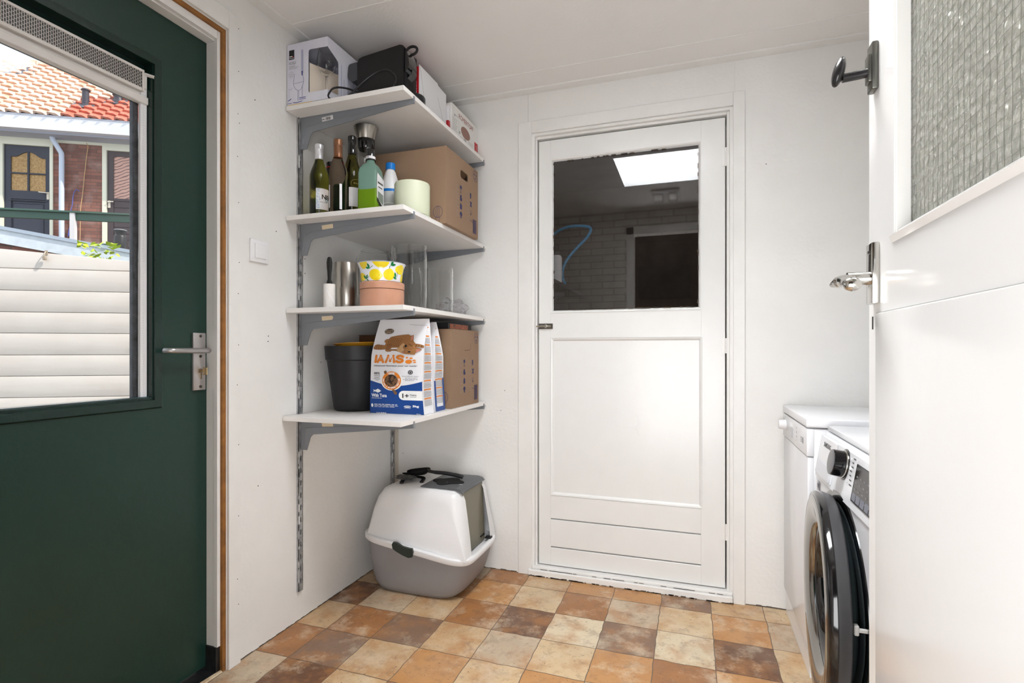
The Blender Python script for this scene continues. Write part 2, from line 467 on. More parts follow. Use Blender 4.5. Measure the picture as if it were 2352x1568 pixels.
bm = bmesh.new(); box(bm, 0.045, 2.55, -0.052, -0.0, CZ-0.008, CZ+0.001, 0.0015, 1); box(bm, 0.045, 2.55, -0.1905, -0.1865, CZ-0.0025, CZ+0.001)
struct('trim_3', bm, m_trim, smooth=False)

# ------------------------------------------------------------------ walls
def wallpieces(name, pieces, m, **k):
    bm = bmesh.new()
    for p in pieces: box(bm, *p)
    return struct(name, bm, m, smooth=False, **k)
wallpieces('wall_left', [(-0.12, 0, -1.092, 0.1, 0, 2.371), (-0.12, 0, -2.06, -1.092, 2.203, 2.371), (-0.12, 0, -2.42, -2.06, 0, 2.371)], m_wall)
g_ = 0.0009
wallpieces('wall_back', [(0.0, 0.773, 0, 0.1, 0, 2.17), (1.689, 2.7, 0, 0.1, 0, 2.17), (0, 0.753-g_, 0, 0.1, 2.17, 2.371), (0.753+g_, 1.696-g_, 0, 0.1, 2.17, 2.371), (1.696+g_, 2.7, 0, 0.1, 2.17, 2.371), (0.7, 1.75, 0.003, 0.1, 2.17, 2.371)], m_wall)
wallpieces('wall_right', [(2.55, 2.65, -2.42, 0.1, 0, 2.371)], m_wall)
# painted brick wall on the camera side with the doorway
nt = m_walln.node_tree
br = nt.nodes.new('ShaderNodeTexBrick'); br.inputs['Scale'].default_value = 1; br.inputs['Brick Width'].default_value = 0.21; br.inputs['Row Height'].default_value = 0.062; br.inputs['Mortar Size'].default_value = 0.006
br.inputs['Color1'].default_value = S(228, 224, 218); br.inputs['Color2'].default_value = S(214, 208, 202); br.inputs['Mortar'].default_value = S(176, 170, 162)
tcb = nt.nodes.new('ShaderNodeTexCoord'); mpb = nt.nodes.new('ShaderNodeMapping'); mpb.inputs['Rotation'].default_value = (PI/2, 0, 0)
bpb = nt.nodes.new('ShaderNodeBump'); bpb.inputs['Strength'].default_value = 1.0; bpb.inputs['Distance'].default_value = 0.02
nt.links.new(tcb.outputs['Object'], mpb.inputs['Vector']); nt.links.new(mpb.outputs['Vector'], br.inputs['Vector'])
nt.links.new(br.outputs['Color'], bpb.inputs['Height']); nt.links.new(br.outputs['Color'], nt.nodes['Principled BSDF'].inputs['Base Color']); nt.links.new(bpb.outputs['Normal'], nt.nodes['Principled BSDF'].inputs['Normal'])
wallpieces('wall_front', [(-0.12, 1.02, -2.42, -2.32, 0, 2.371), (1.785, 2.7, -2.42, -2.32, 0, 2.371), (1.02, 1.785, -2.42, -2.32, 2.15, 2.371)], m_walln)
bm = bmesh.new()
box(bm, 0.955, 1.02, -2.32, -2.30, 0, 2.215, 0.002, 1); box(bm, 0.955, 1.85, -2.32, -2.30, 2.15, 2.215, 0.002, 1); box(bm, 1.79, 1.85, -2.32, -2.305, 0, 2.15, 0.002, 1)
struct('trim_4', bm, m_trim, smooth=False)
# hall behind the camera
m_hall = mat('brown_hall_wall', S(124, 102, 84), 0.7); m_halld = mat('dark_hall_cupboard', S(22, 18, 16), 0.6)
for i_, p_ in enumerate([(0.1, 0.2, -4.6, -2.42, 0, 2.5), (2.6, 2.7, -4.6, -2.42, 0, 2.5), (0.2, 2.6, -4.6, -4.5, 0, 2.5)]): wallpieces('wall_hall' + ('', '_right', '_back')[i_], [p_], m_hall)
wallpieces('ceiling_hall', [(0.1, 2.7, -4.6, -2.42, 2.5, 2.6)], m_hall); wallpieces('floor_hall', [(0.1, 2.7, -4.6, -2.42, -0.12, -0.0)], m_hall)
tag(obj('hall_cupboard', join(B(0.88, 1.50, -4.497, -4.2, 1.76, 2.15, 0.004), B(1.18, 1.20, -4.2, -4.19, 1.78, 2.13)), m_halld, origin=(1.2, -4.35, 1.76)), 'dark wall cupboard in the hall, mirrored in the glass of the white door', 'cupboard')

# shed behind the back door
m_shed = mat('dim_shed_boards', S(112, 102, 94), 0.8, var=(6, 0.3))
for i_, p_ in enumerate([(-0.1, 0.0, 0.1, 2.1, 0, 2.5), (2.6, 2.7, 0.1, 2.1, 0, 2.5), (-0.1, 2.7, 2.1, 2.2, 0, 2.5)]): wallpieces('wall_shed' + ('', '_right', '_back')[i_], [p_], m_shed)
wallpieces('ceiling_shed', [(-0.1, 2.7, 0.1, 2.2, 2.5, 2.6)], m_shed); wallpieces('floor_shed', [(-0.1, 2.7, 0.1, 2.2, -0.1, 0)], m_shed)

# ------------------------------------------------------------------ back door (door_2) with frame
bm = bmesh.new()
cz = -0.012
box(bm, 0.705, 0.773, cz, 0.0, 0.0, 2.225, 0.0015, 1); box(bm, 1.689, 1.736, cz, 0.0, 0.0, 2.225, 0.0015, 1); box(bm, 0.773, 1.689, cz, 0.0, 2.168, 2.225, 0.0015, 1)
struct('trim_5', bm, m_trim, smooth=False)
fr = sroot('door_2', (1.23, 0.05, 0))
bm = bmesh.new()
box(bm, 0.773, 0.786, 0.0, 0.12, 0.0, 2.168); box(bm, 1.676, 1.689, 0.0, 0.12, 0, 2.168); box(bm, 0.786, 1.676, 0.0, 0.12, 2.155, 2.168)
box(bm, 0.786, 0.795, 0.015, 0.12, 0.03, 2.155, 0.002, 1); box(bm, 1.664, 1.676, 0.015, 0.12, 0.03, 2.155, 0.002, 1); box(bm, 0.795, 1.664, 0.015, 0.12, 2.142, 2.155, 0.002, 1)
struct('door_frame', bm, m_trim, fr, smooth=False)
bm = bmesh.new()
DY = 0.025; D2 = 0.062
GX0, GX1, GZ0, GZ1 = 0.862, 1.557, 1.287, 2.041
lf = [(0.800, 0.862), (1.557, 1.6585)]
PX0, PX1, PZ0, PZ1 = 0.85, 1.563, 0.392, 1.161
# stiles, rails
box(bm, 0.800, GX0, DY, D2, 0.047, 2.134, 0.002, 1); box(bm, GX1, 1.6585, DY, D2, 0.047, 2.134, 0.002, 1)
box(bm, GX0-.001, GX1+.001, DY, D2, GZ1, 2.134, 0.001, 1); box(bm, GX0-.001, GX1+.001, DY, D2, PZ1, GZ0, 0.001, 1)
box(bm, GX0-.001, GX1+.001, DY, D2, 0.277, PZ0, 0.0015, 1); box(bm, GX0-.001, GX1+.001, DY, D2, 0.139, 0.271, 0.0015, 1); box(bm, GX0-.001, GX1+.001, DY, D2, 0.047, 0.133, 0.0015, 1)
box(bm, GX0, GX1, DY+0.006, D2, 0.34, PZ1+0.02); box(bm, GX0, GX1, DY+0.018, D2, 0.05, 0.34)
struct('leaf', bm, m_doorw, fr, smooth=False)
def frame_mould(bm, x0, x1, z0, z1, y, wd, dp, side=-1):
    # mitred moulding inside the opening sloping inwards
    for q in range(4):
        A = [(x0, z0), (x1, z0), (x1, z1), (x0, z1)]; I = [(x0+wd, z0+wd), (x1-wd, z0+wd), (x1-wd, z1-wd), (x0+wd, z1-wd)]
        a, b = A[q], A[(q+1) % 4]; c, d = I[(q+1) % 4], I[q]
        M = [((p[0]+r[0])/2, (p[1]+r[1])/2) for p, r in ((a, d), (b, c))]
        v = [bm.verts.new((p[0], yy, p[1])) for p, yy in ((a, y), (b, y), (M[1], y+dp*0.25), (M[0], y+dp*0.25), (c, y+dp), (d, y+dp))]
        bm.faces.new((v[0], v[1], v[2], v[3])); bm.faces.new((v[3], v[2], v[4], v[5]))
    bmesh.ops.recalc_face_normals(bm, faces=bm.faces[:])
bm = bmesh.new(); frame_mould(bm, GX0, GX1, GZ0, GZ1, DY-0.003, 0.011, 0.018)
for q in ((GX0, GX1, GZ0-.002, GZ0), (GX0, GX1, GZ1, GZ1+.002), (GX0-.002, GX0, GZ0, GZ1), (GX1, GX1+.002, GZ0, GZ1)): box(bm, q[0], q[1], DY-0.003, DY+.004, q[2], q[3])
struct('glazing_bead', bm, m_doorw, fr, smooth=False)
bm = bmesh.new(); frame_mould(bm, PX0+0.013, PX1, PZ0, PZ1, DY-0.0025, 0.014, 0.0085)
struct('panel_moulding', bm, m_doorw, fr, smooth=False)
struct('glass_pane', B(GX0+.004, GX1-.004, DY+0.012, DY+0.015, GZ0+.004, GZ1-.004), m_pane2, fr, smooth=False)
bm = bmesh.new()     # old putty line, chipped
for q in range(70):
    t = random.random(); s_ = random.randrange(4); l_ = 0.004+0.02*random.random(); e = 0.0115+0.003*random.random()
    if s_ < 2: x = GX0+e+t*(GX1-GX0-2*e-l_); z = GZ0+e if s_ == 0 else GZ1-e; box(bm, x, x+l_, DY+0.006, DY+0.0125, z-0.0015, z+0.0015)
    else: z = GZ0+e+t*(GZ1-GZ0-2*e-l_); x = GX0+e if s_ == 2 else GX1-e; box(bm, x-0.0015, x+0.0015, DY+0.006, DY+0.0125, z, z+l_)
struct('putty', bm, m_chip, fr, smooth=False)
bm = bmesh.new()
for z0, z1 in ((1.917, 1.998), (1.088, 1.155), (0.262, 0.332)):
    b2 = bmesh.new(); lathe(b2, [(0.005, z0), (0.005, z0+(z1-z0)*.32), (0.004, z0+(z1-z0)*.33), (0.005, z0+(z1-z0)*.34), (0.005, z0+(z1-z0)*.66), (0.004, z0+(z1-z0)*.67), (0.005, z0+(z1-z0)*.68), (0.005, z1)], (1.6615, DY-0.004, 0), seg=12)
    hb = join(b2, B(1.645, 1.66, DY-0.0025, DY, z0, z1)); o = struct('hinge', hb, m_trim, fr)
bm = bmesh.new(); box(bm, 0.802, 0.872, DY-0.006, DY, 1.207, 1.233, 0.001, 1)
o = struct('bolt_latch', bm, m_screw, fr, smooth=False)
struct('bolt_bar', join(T([(0.79, DY-0.010, 1.22), (0.865, DY-0.010, 1.22)], 0.0045), B(0.835, 0.845, DY-0.017, DY-0.006, 1.211, 1.229, 0.001, 1)), m_steel, o)
bm = bmesh.new(); box(bm, 0.757, 1.687, -0.022, 0.1, -0.0, 0.030, 0.004, 2); box(bm, 0.775, 1.687, -0.008, 0.1, 0.03, 0.043, 0.003, 2)
struct('trim_7', bm, m_trim, smooth=False)
bm = bmesh.new()
for q in range(90):
    x = 0.76+random.random()*0.92; l_ = 0.004+0.022*random.random(); z = random.choice([0.0, 0.0015, 0.0005]); h = 0.002+0.004*random.random()
    box(bm, x, x+l_, -0.0226, -0.0215, z, z+h)
for q in range(26):
    x = 0.80+random.random()*0.85; l_ = 0.01+0.03*random.random(); box(bm, x, x+l_, -0.0085, -0.0075, 0.0305, 0.033)
struct('trim_8', bm, m_chip, smooth=False)
# peeling paint on the door panel
bm = bmesh.new()
for pts in ([(1.27, 0.80), (1.285, 0.765), (1.27, 0.74), (1.285, 0.70)], [(1.27, 0.742), (1.20, 0.742), (1.17, 0.748)], [(1.47, 0.86), (1.485, 0.82), (1.46, 0.80)]):
    tube(bm, smooth_pts([(x, DY+0.0055, z) for x, z in pts], 4), 0.0008, seg=6)
struct('paint_crack', bm, m_doorw, fr)

# things seen through the glass
sh = thing('wall_shelf', 'dim grey shelf board in the shed seen through the door glass', 'shelf', (0.35, 0.8, 1.50))
obj('board', B(0.002, 0.76, 0.30, 1.45, 1.495, 1.52, 0.002), mat('dusty_board', S(90, 84, 80), 0.7), sh)
obj('bracket', PR([(0.003, 1.495), (0.7, 1.495), (0.7, 1.47), (0.05, 1.25), (0.003, 1.25)], 'y', 1.0, 1.02), m_bracket, sh)
for (x, y, h, m_, lab) in ((0.715, 0.72, 0.20, m_label, 'pale cleaner can on the shed shelf seen through the door glass'), (0.690, 0.50, 0.19, m_lblue, 'light blue flask at the left end of the shed shelf behind glass')):
    c = thing('can', lab, 'can', (x, y, 1.521)); obj('body', L([(0.036, 1.521), (0.036, 1.521+h*.8), (0.028, 1.521+h*.86)], (x, y, 0), seg=24), m_, c)
    obj('cap', L([(0.024, 1.521+h*.865), (0.024, 1.521+h), (0.02, 1.521+h*1.01)], (x, y, 0), seg=20), m_print, c)
tag(obj('hose', T(smooth_pts([(0.45, 0.9, 1.533), (0.58, 0.88, 1.78), (0.68, 0.86, 1.87), (0.78, 0.85, 1.90), (0.90, 0.85, 1.885), (0.89, 0.85, 1.83), (0.82, 0.85, 1.76), (0.75, 0.85, 1.68), (0.72, 0.86, 1.60), (0.735, 0.88, 1.533)]), 0.009), mat('blue_hose', S(50, 140, 190), 0.4), origin=(0.6, .88, 1.521)), 'bright blue hose looped above the shed shelf behind the glass', 'hose')

# ------------------------------------------------------------------ green outer door (door_1)
X0 = -0.06
d1 = sroot('door_1', (X0, -1.56, 0))
bm = bmesh.new()
# leaf with window opening (outline walls)
wy0, wy1, wz0, wz1 = -1.95, -1.308, 0.952, 1.989
for q in ((-2.03, wy0, 0.02, 2.155), (wy1, -1.117, 0.02, 2.155), (wy0, wy1, 0.02, wz0), (wy0, wy1, wz1, 2.155)):
    box(bm, X0-0.044, X0, q[0], q[1], q[2], q[3])
struct('leaf', bm, m_green, d1, smooth=False)
def ring4(bm, x0, x1, yo0, yo1, zo0, zo1, t):
    A = [(yo0, zo0), (yo1, zo0), (yo1, zo1), (yo0, zo1)]; I = [(yo0+t, zo0+t), (yo1-t, zo0+t), (yo1-t, zo1-t), (yo0+t, zo1-t)]
    for q in range(4):
        a, b, c, d = A[q], A[(q+1) % 4], I[(q+1) % 4], I[q]
        e = 0.0006  # mitre gap
        vs = []
        for x, dd in ((x0, 0), (x1, 0.004)):
            pass
        lo = [bm.verts.new((x0, p[0], p[1])) for p in (a, b, c, d)]
        sa = [(a[0]+(d[0]-a[0])*.18, a[1]+(d[1]-a[1])*.18), (b[0]+(c[0]-b[0])*.18, b[1]+(c[1]-b[1])*.18), c, d]
        hi = [bm.verts.new((x1, p[0], p[1])) for p in sa]
        bm.faces.new(hi)
        for k in range(4): bm.faces.new((lo[k], lo[(k+1) % 4], hi[(k+1) % 4], hi[k]))
    bmesh.ops.recalc_face_normals(bm, faces=bm.faces[:])
bm = bmesh.new(); ring4(bm, X0, X0+0.008, -1.978, -1.280, 0.920, 2.012, 0.0275)
struct('window_moulding', bm, m_greenb, d1, smooth=False)
bm = bmesh.new()
for q in ((-1.95, -1.938, wz0, wz1), (wy1-0.003, wy1+0.001, wz0, wz1), (wy0, wy1, wz0-.001, wz0+0.004), (wy0, wy1, wz1-.004, wz1+.001)): box(bm, X0-0.052, X0+0.001, q[0], q[1], q[2], q[3])
box(bm, X0-0.046, X0-0.034, wy0, wy1, 1.862, wz1)
struct('window_reveal', bm, m_greenb, d1, smooth=False)
bm = bmesh.new(); box(bm, X0-0.030, X0-0.018, -1.333, -1.312, wz0+.004, 1.91, 0.002, 1)
for k in range(120): box(bm, X0-0.0185, X0-0.0172, -1.326, -1.319, 0.962+k*0.0079, 0.966+k*0.0079)
struct('blind_side_rail', bm, m_wplas, d1, smooth=False)
bm = bmesh.new(); box(bm, X0-0.05, X0-0.032, -1.345, -1.33, wz0+.003, 1.90, 0.001, 1)
struct('outer_glazing_strip', bm, mat('weathered_dark_strip', S(70, 72, 76), 0.5, var=(40, 0.7)), d1, smooth=False)
struct('glass_pane', B(X0-0.04, X0-0.036, wy0+.005, -1.333, wz0+.004, 1.9), m_pane, d1, smooth=False)
bm = bmesh.new(); box(bm, X0-0.052, X0-0.012, wy0, wy1-.002, wz0+.001, wz0+0.006, 0.001, 1)
struct('sill_bead', bm, mat('sill_painted_reflection', S(60, 84, 92), 0.12, coat=0.5), d1, smooth=False)  # blue-grey tone paints the bluish reflection line on the green sill
# ventilation grille above the glass
mg = bpy.data.materials.new('perforated_grille'); mg.use_nodes = True; nt = mg.node_tree; bs = nt.nodes['Principled BSDF']; bs.inputs['Roughness'].default_value = 0.4
tc = nt.nodes.new('ShaderNodeTexCoord'); br = nt.nodes.new('ShaderNodeTexBrick'); mp = nt.nodes.new('ShaderNodeMapping')
mp.vector_type = 'POINT'; mp.inputs['Rotation'].default_value = (0, 0, 0)
sx = nt.nodes.new('ShaderNodeSeparateXYZ'); cx = nt.nodes.new('ShaderNodeCombineXYZ')
nt.links.new(tc.outputs['Object'], sx.inputs[0]); nt.links.new(sx.outputs['Z'], cx.inputs['X']); nt.links.new(sx.outputs['Y'], cx.inputs['Y'])
nt.links.new(cx.outputs[0], br.inputs['Vector'])
br.inputs['Scale'].default_value = 1; br.inputs['Brick Width'].default_value = 0.0100; br.inputs['Row Height'].default_value = 0.0053; br.inputs['Mortar Size'].default_value = 0.0006; br.inputs['Mortar Smooth'].default_value = 0.1
br.inputs['Color1'].default_value = S(30, 28, 26); br.inputs['Color2'].default_value = S(34, 31, 28); br.inputs['Mortar'].default_value = S(214, 208, 200)
nt.links.new(br.outputs['Color'], bs.inputs['Base Color'])
struct('ventilation_grille', B(X0-0.03, X0-0.012, wy0+.002, -1.333, 1.903, 1.952), mg, d1, smooth=False)
m_gri = mat('grille_aluminium', S(222, 218, 214), 0.4)
bm = bmesh.new(); box(bm, X0-0.032, X0-0.0105, wy0+.002, -1.3335, 1.952, 1.960, 0.001, 1); box(bm, X0-0.032, X0-0.0105, wy0+.002, -1.3335, 1.893, 1.903, 0.001, 1)
box(bm, X0-0.032, X0-0.022, wy0+.002, -1.328, 1.880, 1.893); box(bm, X0-0.032, X0-0.012, wy0+.002, -1.312, 1.858, 1.881, 0.002, 1); box(bm, X0-0.032, X0-0.0105, -1.333, -1.326, 1.893, 1.960, 0.001, 1)
o = struct('grille_frame', bm, m_gri, d1, smooth=False)
struct('grille_lever', join(T([(X0-0.015, -1.322, 1.950), (X0+0.004, -1.306, 1.945)], 0.005), B(X0-0.018, X0-0.012, -1.325, -1.317, 1.905, 1.95, 0.001, 1)), m_gri, o)
# handle
bm = bmesh.new(); box(bm, X0, X0+0.010, -1.176, -1.128, 0.967, 1.160, 0.0025, 2)
pl = struct('handle_plate', bm, m_alu, d1)
bm = bmesh.new(); tube(bm, smooth_pts([(X0+0.008, -1.150, 1.1), (X0+0.035, -1.150, 1.1), (X0+0.052, -1.155, 1.1), (X0+0.058, -1.175, 1.1), (X0+0.058, -1.27, 1.1), (X0+0.052, -1.292, 1.1), (X0+0.036, -1.298, 1.1)], 6), 0.0088, seg=16)
struct('lever_handle', bm, mat('satin_aluminium', S(185, 184, 186), 0.3, metal=0.9), d1)
for z in (1.149, 1.081, 0.979):
    bm = L([(0.0048, X0+0.009), (0.0048, X0+0.0112), (0.003, X0+0.012)], (0, -1.149, z), axis='x', seg=14); struct('screw', bm, m_screw, d1)
bm = join(L([(0.0075, X0+0.009), (0.0075, X0+0.013), (0.0045, X0+0.013)], (0, -1.149, 1.032), axis='x', seg=20), B(X0+0.009, X0+0.0125, -1.1535, -1.1445, 1.005, 1.030, 0.001, 1))
struct('lock_cylinder', bm, mat('brassy_lock', S(140, 125, 105), 0.35, metal=0.9), d1)
bm = join(B(X0+0.012, X0+0.022, -1.151, -1.147, 1.029, 1.035), B(X0+0.020, X0+0.040, -1.150, -1.1475, 1.018, 1.044, 0.001, 1))
tag(obj('door_key', bm, m_brass, origin=(X0+0.02, -1.149, 1.03)), 'small brass key left in the lock of the green door', 'key')
# frame of the green door
bm = bmesh.new()
box(bm, -0.11, -0.025, -1.116, -1.107, 0.09, 2.156); box(bm, -0.024, -0.010, -1.119, -1.1068, 0.09, 2.1885)
box(bm, -0.11, -0.025, -2.06, -1.107, 2.1565, 2.1885); box(bm, -0.0235, -0.0105, -2.06, -1.1195, 2.162, 2.1885)
box(bm, -0.11, -0.02, -2.06, -2.034, 0.0, 2.16)
struct('trim_9', bm, m_trim, smooth=False)
bm = bmesh.new(); box(bm, -0.03, -0.0005, -1.1065, -1.0925, 0.0, 2.189); box(bm, -0.03, -0.0005, -2.06, -1.0925, 2.1891, 2.2025)
struct('trim_10', bm, m_rawwood, smooth=False)
bm = bmesh.new()
box(bm, 0.0, 0.012, -1.090, -1.040, 0.0, 2.268, 0.0015, 1); box(bm, 0.0, 0.012, -2.10, -1.090, 2.206, 2.268, 0.0015, 1)
struct('trim_11', bm, m_trim, smooth=False)
bm = bmesh.new()
for z, y in ((2.23, -1.05), (2.08, -1.05), (1.93, -1.053), (1.90, -1.047), (1.78, -1.055), (1.62, -1.05), (1.41, -1.048), (1.30, -1.052), (1.12, -1.05), (0.98, -1.056), (0.77, -1.05), (0.52, -1.05), (0.30, -1.055), (0.21, -1.05)):
    lathe(bm, [(0.0016, 0.0118), (0.0016, 0.0125)], (0, y, z), axis='x', seg=8)
struct('trim_12', bm, m_dark, smooth=False)
bm = bmesh.new(); box(bm, -0.16, -0.002, -2.06, -1.092, -0.05, 0.004, 0.002, 1); box(bm, -0.11, -0.012, -1.121, -1.092, 0.0, 0.09, 0.002, 1)
struct('trim_13', bm, mat('black_threshold', S(16, 17, 18), 0.35, var=(30, 0.0), tint2=S(40, 40, 40)), smooth=False)
# corner board
struct('trim_14', B(0.001, 0.024, -0.006, 0.0, 0, 2.36), mat('cream_corner_board', S(216, 207, 194), 0.5), smooth=False)

# ------------------------------------------------------------------ open enamelled door at the right (door_3)
d3 = sroot('door_3', (1.81, -2.32, 0))
bm = bmesh.new(); F = 1.790; Bk = 1.830
gy0, gy1, gz0, gz1 = -2.20, -1.616, 1.266, 1.98
for q in ((-2.318, gy0, 0.015, 2.10), (gy1, -1.506, 0.015, 2.10), (gy0, gy1, 0.015, gz0), (gy0, gy1, gz1, 2.10)): box(bm, F, Bk, q[0], q[1], q[2], q[3])
struct('leaf', bm, m_door3, d3, smooth=False)
bm = bmesh.new(); box(bm, F-0.004, F, -2.27, -1.548, 0.1, 1.158, 0.003, 3)
struct('lower_panel', bm, m_door3, d3)
bm = bmesh.new(); v = [bm.verts.new(p) for p in ((F, gy0, gz0-0.012), (F, gy1+.008, gz0-0.012), (F-0.006, gy1+.002, gz0-0.004), (F-0.006, gy0, gz0-0.004), (F+0.006, gy1, gz0+0.004), (F+0.006, gy0, gz0+0.004))]
bm.faces.new((v[0], v[1], v[2], v[3])); bm.faces.new((v[3], v[2], v[4], v[5])); bmesh.ops.recalc_face_normals(bm, faces=bm.faces[:])
struct('glazing_sill', bm, m_door3, d3, smooth=False)
struct('glazing_bead', join(B(F+0.002, F+0.020, gy1-0.004, gy1+.0005, gz0, gz1, 0.001, 1), B(F+0.004, F+0.020, gy0, gy1, gz0, gz0+0.004)), m_trim, d3, smooth=False)
mw = mat('wired_cathedral_glass', S(196, 200, 190), 0.12, trans=0.72, ior=1.35)
nt = mw.node_tree; bs = nt.nodes['Principled BSDF']; tc = nt.nodes.new('ShaderNodeTexCoord')
sx = nt.nodes.new('ShaderNodeSeparateXYZ'); cx = nt.nodes.new('ShaderNodeCombineXYZ')
dn = nt.nodes.new('ShaderNodeTexNoise'); dn.inputs['Scale'].default_value = 25; nt.links.new(tc.outputs['Object'], dn.inputs['Vector'])
ad = nt.nodes.new('ShaderNodeVectorMath'); ad.operation = 'MULTIPLY_ADD'; ad.inputs[1].default_value = (0.004, 0.004, 0.004)
nt.links.new(dn.outputs['Color'], ad.inputs[0]); nt.links.new(tc.outputs['Object'], ad.inputs[2]); nt.links.new(ad.outputs[0], sx.inputs[0])
nt.links.new(sx.outputs['Y'], cx.inputs['X']); nt.links.new(sx.outputs['Z'], cx.inputs['Y'])
br = nt.nodes.new('ShaderNodeTexBrick'); br.offset = 0; br.inputs['Scale'].default_value = 1; br.inputs['Brick Width'].default_value = 0.0135; br.inputs['Row Height'].default_value = 0.0135; br.inputs['Mortar Size'].default_value = 0.0005
br.inputs['Color1'].default_value = S(232, 232, 224); br.inputs['Color2'].default_value = S(228, 229, 220); br.inputs['Mortar'].default_value = S(228, 229, 220)
nt.links.new(cx.outputs[0], br.inputs['Vector']); nt.links.new(br.outputs['Color'], bs.inputs['Base Color'])
vo = nt.nodes.new('ShaderNodeTexVoronoi'); vo.inputs['Scale'].default_value = 110; vo.feature = 'SMOOTH_F1'; nt.links.new(tc.outputs['Object'], vo.inputs['Vector'])
bp = nt.nodes.new('ShaderNodeBump'); bp.inputs['Strength'].default_value = 0.45; bp.inputs['Distance'].default_value = 0.01
nt.links.new(vo.outputs['Distance'], bp.inputs['Height']); nt.links.new(bp.outputs['Normal'], bs.inputs['Normal'])
struct('wired_glass_pane', B(F+0.020, F+0.026, gy0-.01, gy1+.01, gz0-.01, gz1+.01), mw, d3, smooth=False)
bm = bmesh.new(); rw = random.Random(8)
k = 0; y = gy1-0.008
while y > gy0:
    tube(bm, [(F+0.0192, y+0.0012*math.sin(q_*2.1+k), gz0+(gz1-gz0)*q_/24) for q_ in range(25)], 0.00022, seg=4); y -= 0.0135; k += 1
z = gz0+0.008
while z < gz1:
    tube(bm, [(F+0.0192, gy0+(gy1-gy0)*q_/24, z+0.0012*math.sin(q_*1.7+k)) for q_ in range(25)], 0.00022, seg=4); z += 0.0135; k += 1
o = struct('wire_mesh', bm, mat('wire_in_glass', S(120, 122, 114), 0.5, metal=0.6), d3, smooth=False)
bm = bmesh.new(); box(bm, F-0.010, F, -1.558, -1.5275, 1.172, 1.266, 0.0018, 2)
hp = struct('handle_plate', bm, m_steel, d3)
bm = bmesh.new()
tube(bm, [(F-0.009, -1.543, 1.212), (F-0.040, -1.543, 1.212)], 0.0095, seg=20, flat=1.1)
box(bm, F-0.012, F-0.010, -1.546, -1.542, 1.250, 1.254)
# drop shaped lever turned towards the camera
tube(bm, smooth_pts([(F-0.060, -1.528, 1.204), (F-0.050, -1.540, 1.208), (F-0.045, -1.556, 1.208), (F-0.045, -1.578, 1.203), (F-0.047, -1.598, 1.198), (F-0.048, -1.608, 1.197)], 5), [0.0015, 0.004, 0.006, 0.008, 0.0095]+[0.011]*5+[0.0115]*5+[0.0125]*5+[0.0125, 0.012, 0.011, 0.009, 0.006, 0.002], seg=20, flat=0.85)
struct('lever_handle', bm, m_steel, d3)
bm = bmesh.new(); box(bm, F-0.009, F, -1.5535, -1.528, 1.502, 1.575, 0.002, 2); box(bm, F-0.013, F-0.006, -1.55, -1.531, 1.515, 1.558, 0.002, 2)
kp = struct('espagnolette_plate', bm, mat('tarnished_plate', S(112, 112, 106), 0.35, metal=0.9), d3)
bm = bmesh.new(); tube(bm, [(F-0.010, -1.541, 1.532), (F-0.046, -1.541, 1.529)], 0.0068, seg=14)
b2 = bmesh.new(); bmesh.ops.create_uvsphere(b2, u_segments=20, v_segments=14, radius=1)
b2.transform(Matrix.Translation((F-0.051, -1.541, 1.540)) @ Matrix.Rotation(math.radians(14), 4, 'Y') @ Matrix.Diagonal((0.0085, 0.014, 0.0235, 1)))
struct('turn_knob', join(bm, b2), mat('dark_bakelite', S(34, 33, 34), 0.22), d3)
struct('keyhole', B(F-0.0045, F-0.0035, -1.5395, -1.5365, 1.133, 1.153), m_dark, d3, smooth=False)

# ------------------------------------------------------------------ light switch
t = thing('light_switch', 'white square rocker light switch on the wall beside the green door', 'light switch', (0.0, -0.948, 1.467))
obj('switch_plate', B(0.0, 0.009, -0.992, -0.905, 1.425, 1.508, 0.003, 2), m_wplas, t)
obj('rocker', B(0.008, 0.0135, -0.975, -0.922, 1.440, 1.493, 0.002, 2), m_wplas, t)

# screw holes and scuffs in the left wall
bm = bmesh.new()
for y, z in ((-0.965, 2.02), (-0.90, 1.155), (-0.902, 1.135), (-0.70, 1.62), (-0.70, 1.66), (-0.70, 1.48), (-0.70, 1.42), (-0.86, 1.56), (-0.60, 1.05), (-0.3, 1.0), (-0.95, 0.6)):
    lathe(bm, [(0.0022, -0.0005), (0.0022, 0.0004)], (0, y, z), axis='x', seg=8)
for x, z in ((0.05, 0.55), (0.30, 1.1), (0.61, 0.8), (0.63, 0.9), (1.82, 1.9)):
    lathe(bm, [(0.002, -0.0004), (0.002, 0.0005)], (x, 0, z), axis='y', seg=8)
struct('trim_15', bm, m_dark, smooth=False)
# dirt line where the vinyl meets the walls
bm = bmesh.new()
for k in range(60):
    y = -1.03+k*0.017; h = 0.0015+0.003*random.random(); box(bm, 0.0, 0.0012+0.001*random.random(), y, y+0.019, 0.0, h)
for k in range(24):
    x = 0.02+k*0.028; h = 0.0015+0.004*random.random(); box(bm, x, x+0.03, -0.0015, 0, 0.0, h)
for k in range(8):
    x = 1.74+k*0.02; h = 0.002+0.005*random.random(); box(bm, x, x+0.022, -0.0015, 0, 0.0, h)
struct('baseboard_left', bm, mat('grime_line', S(96, 86, 76), 0.9), smooth=False)

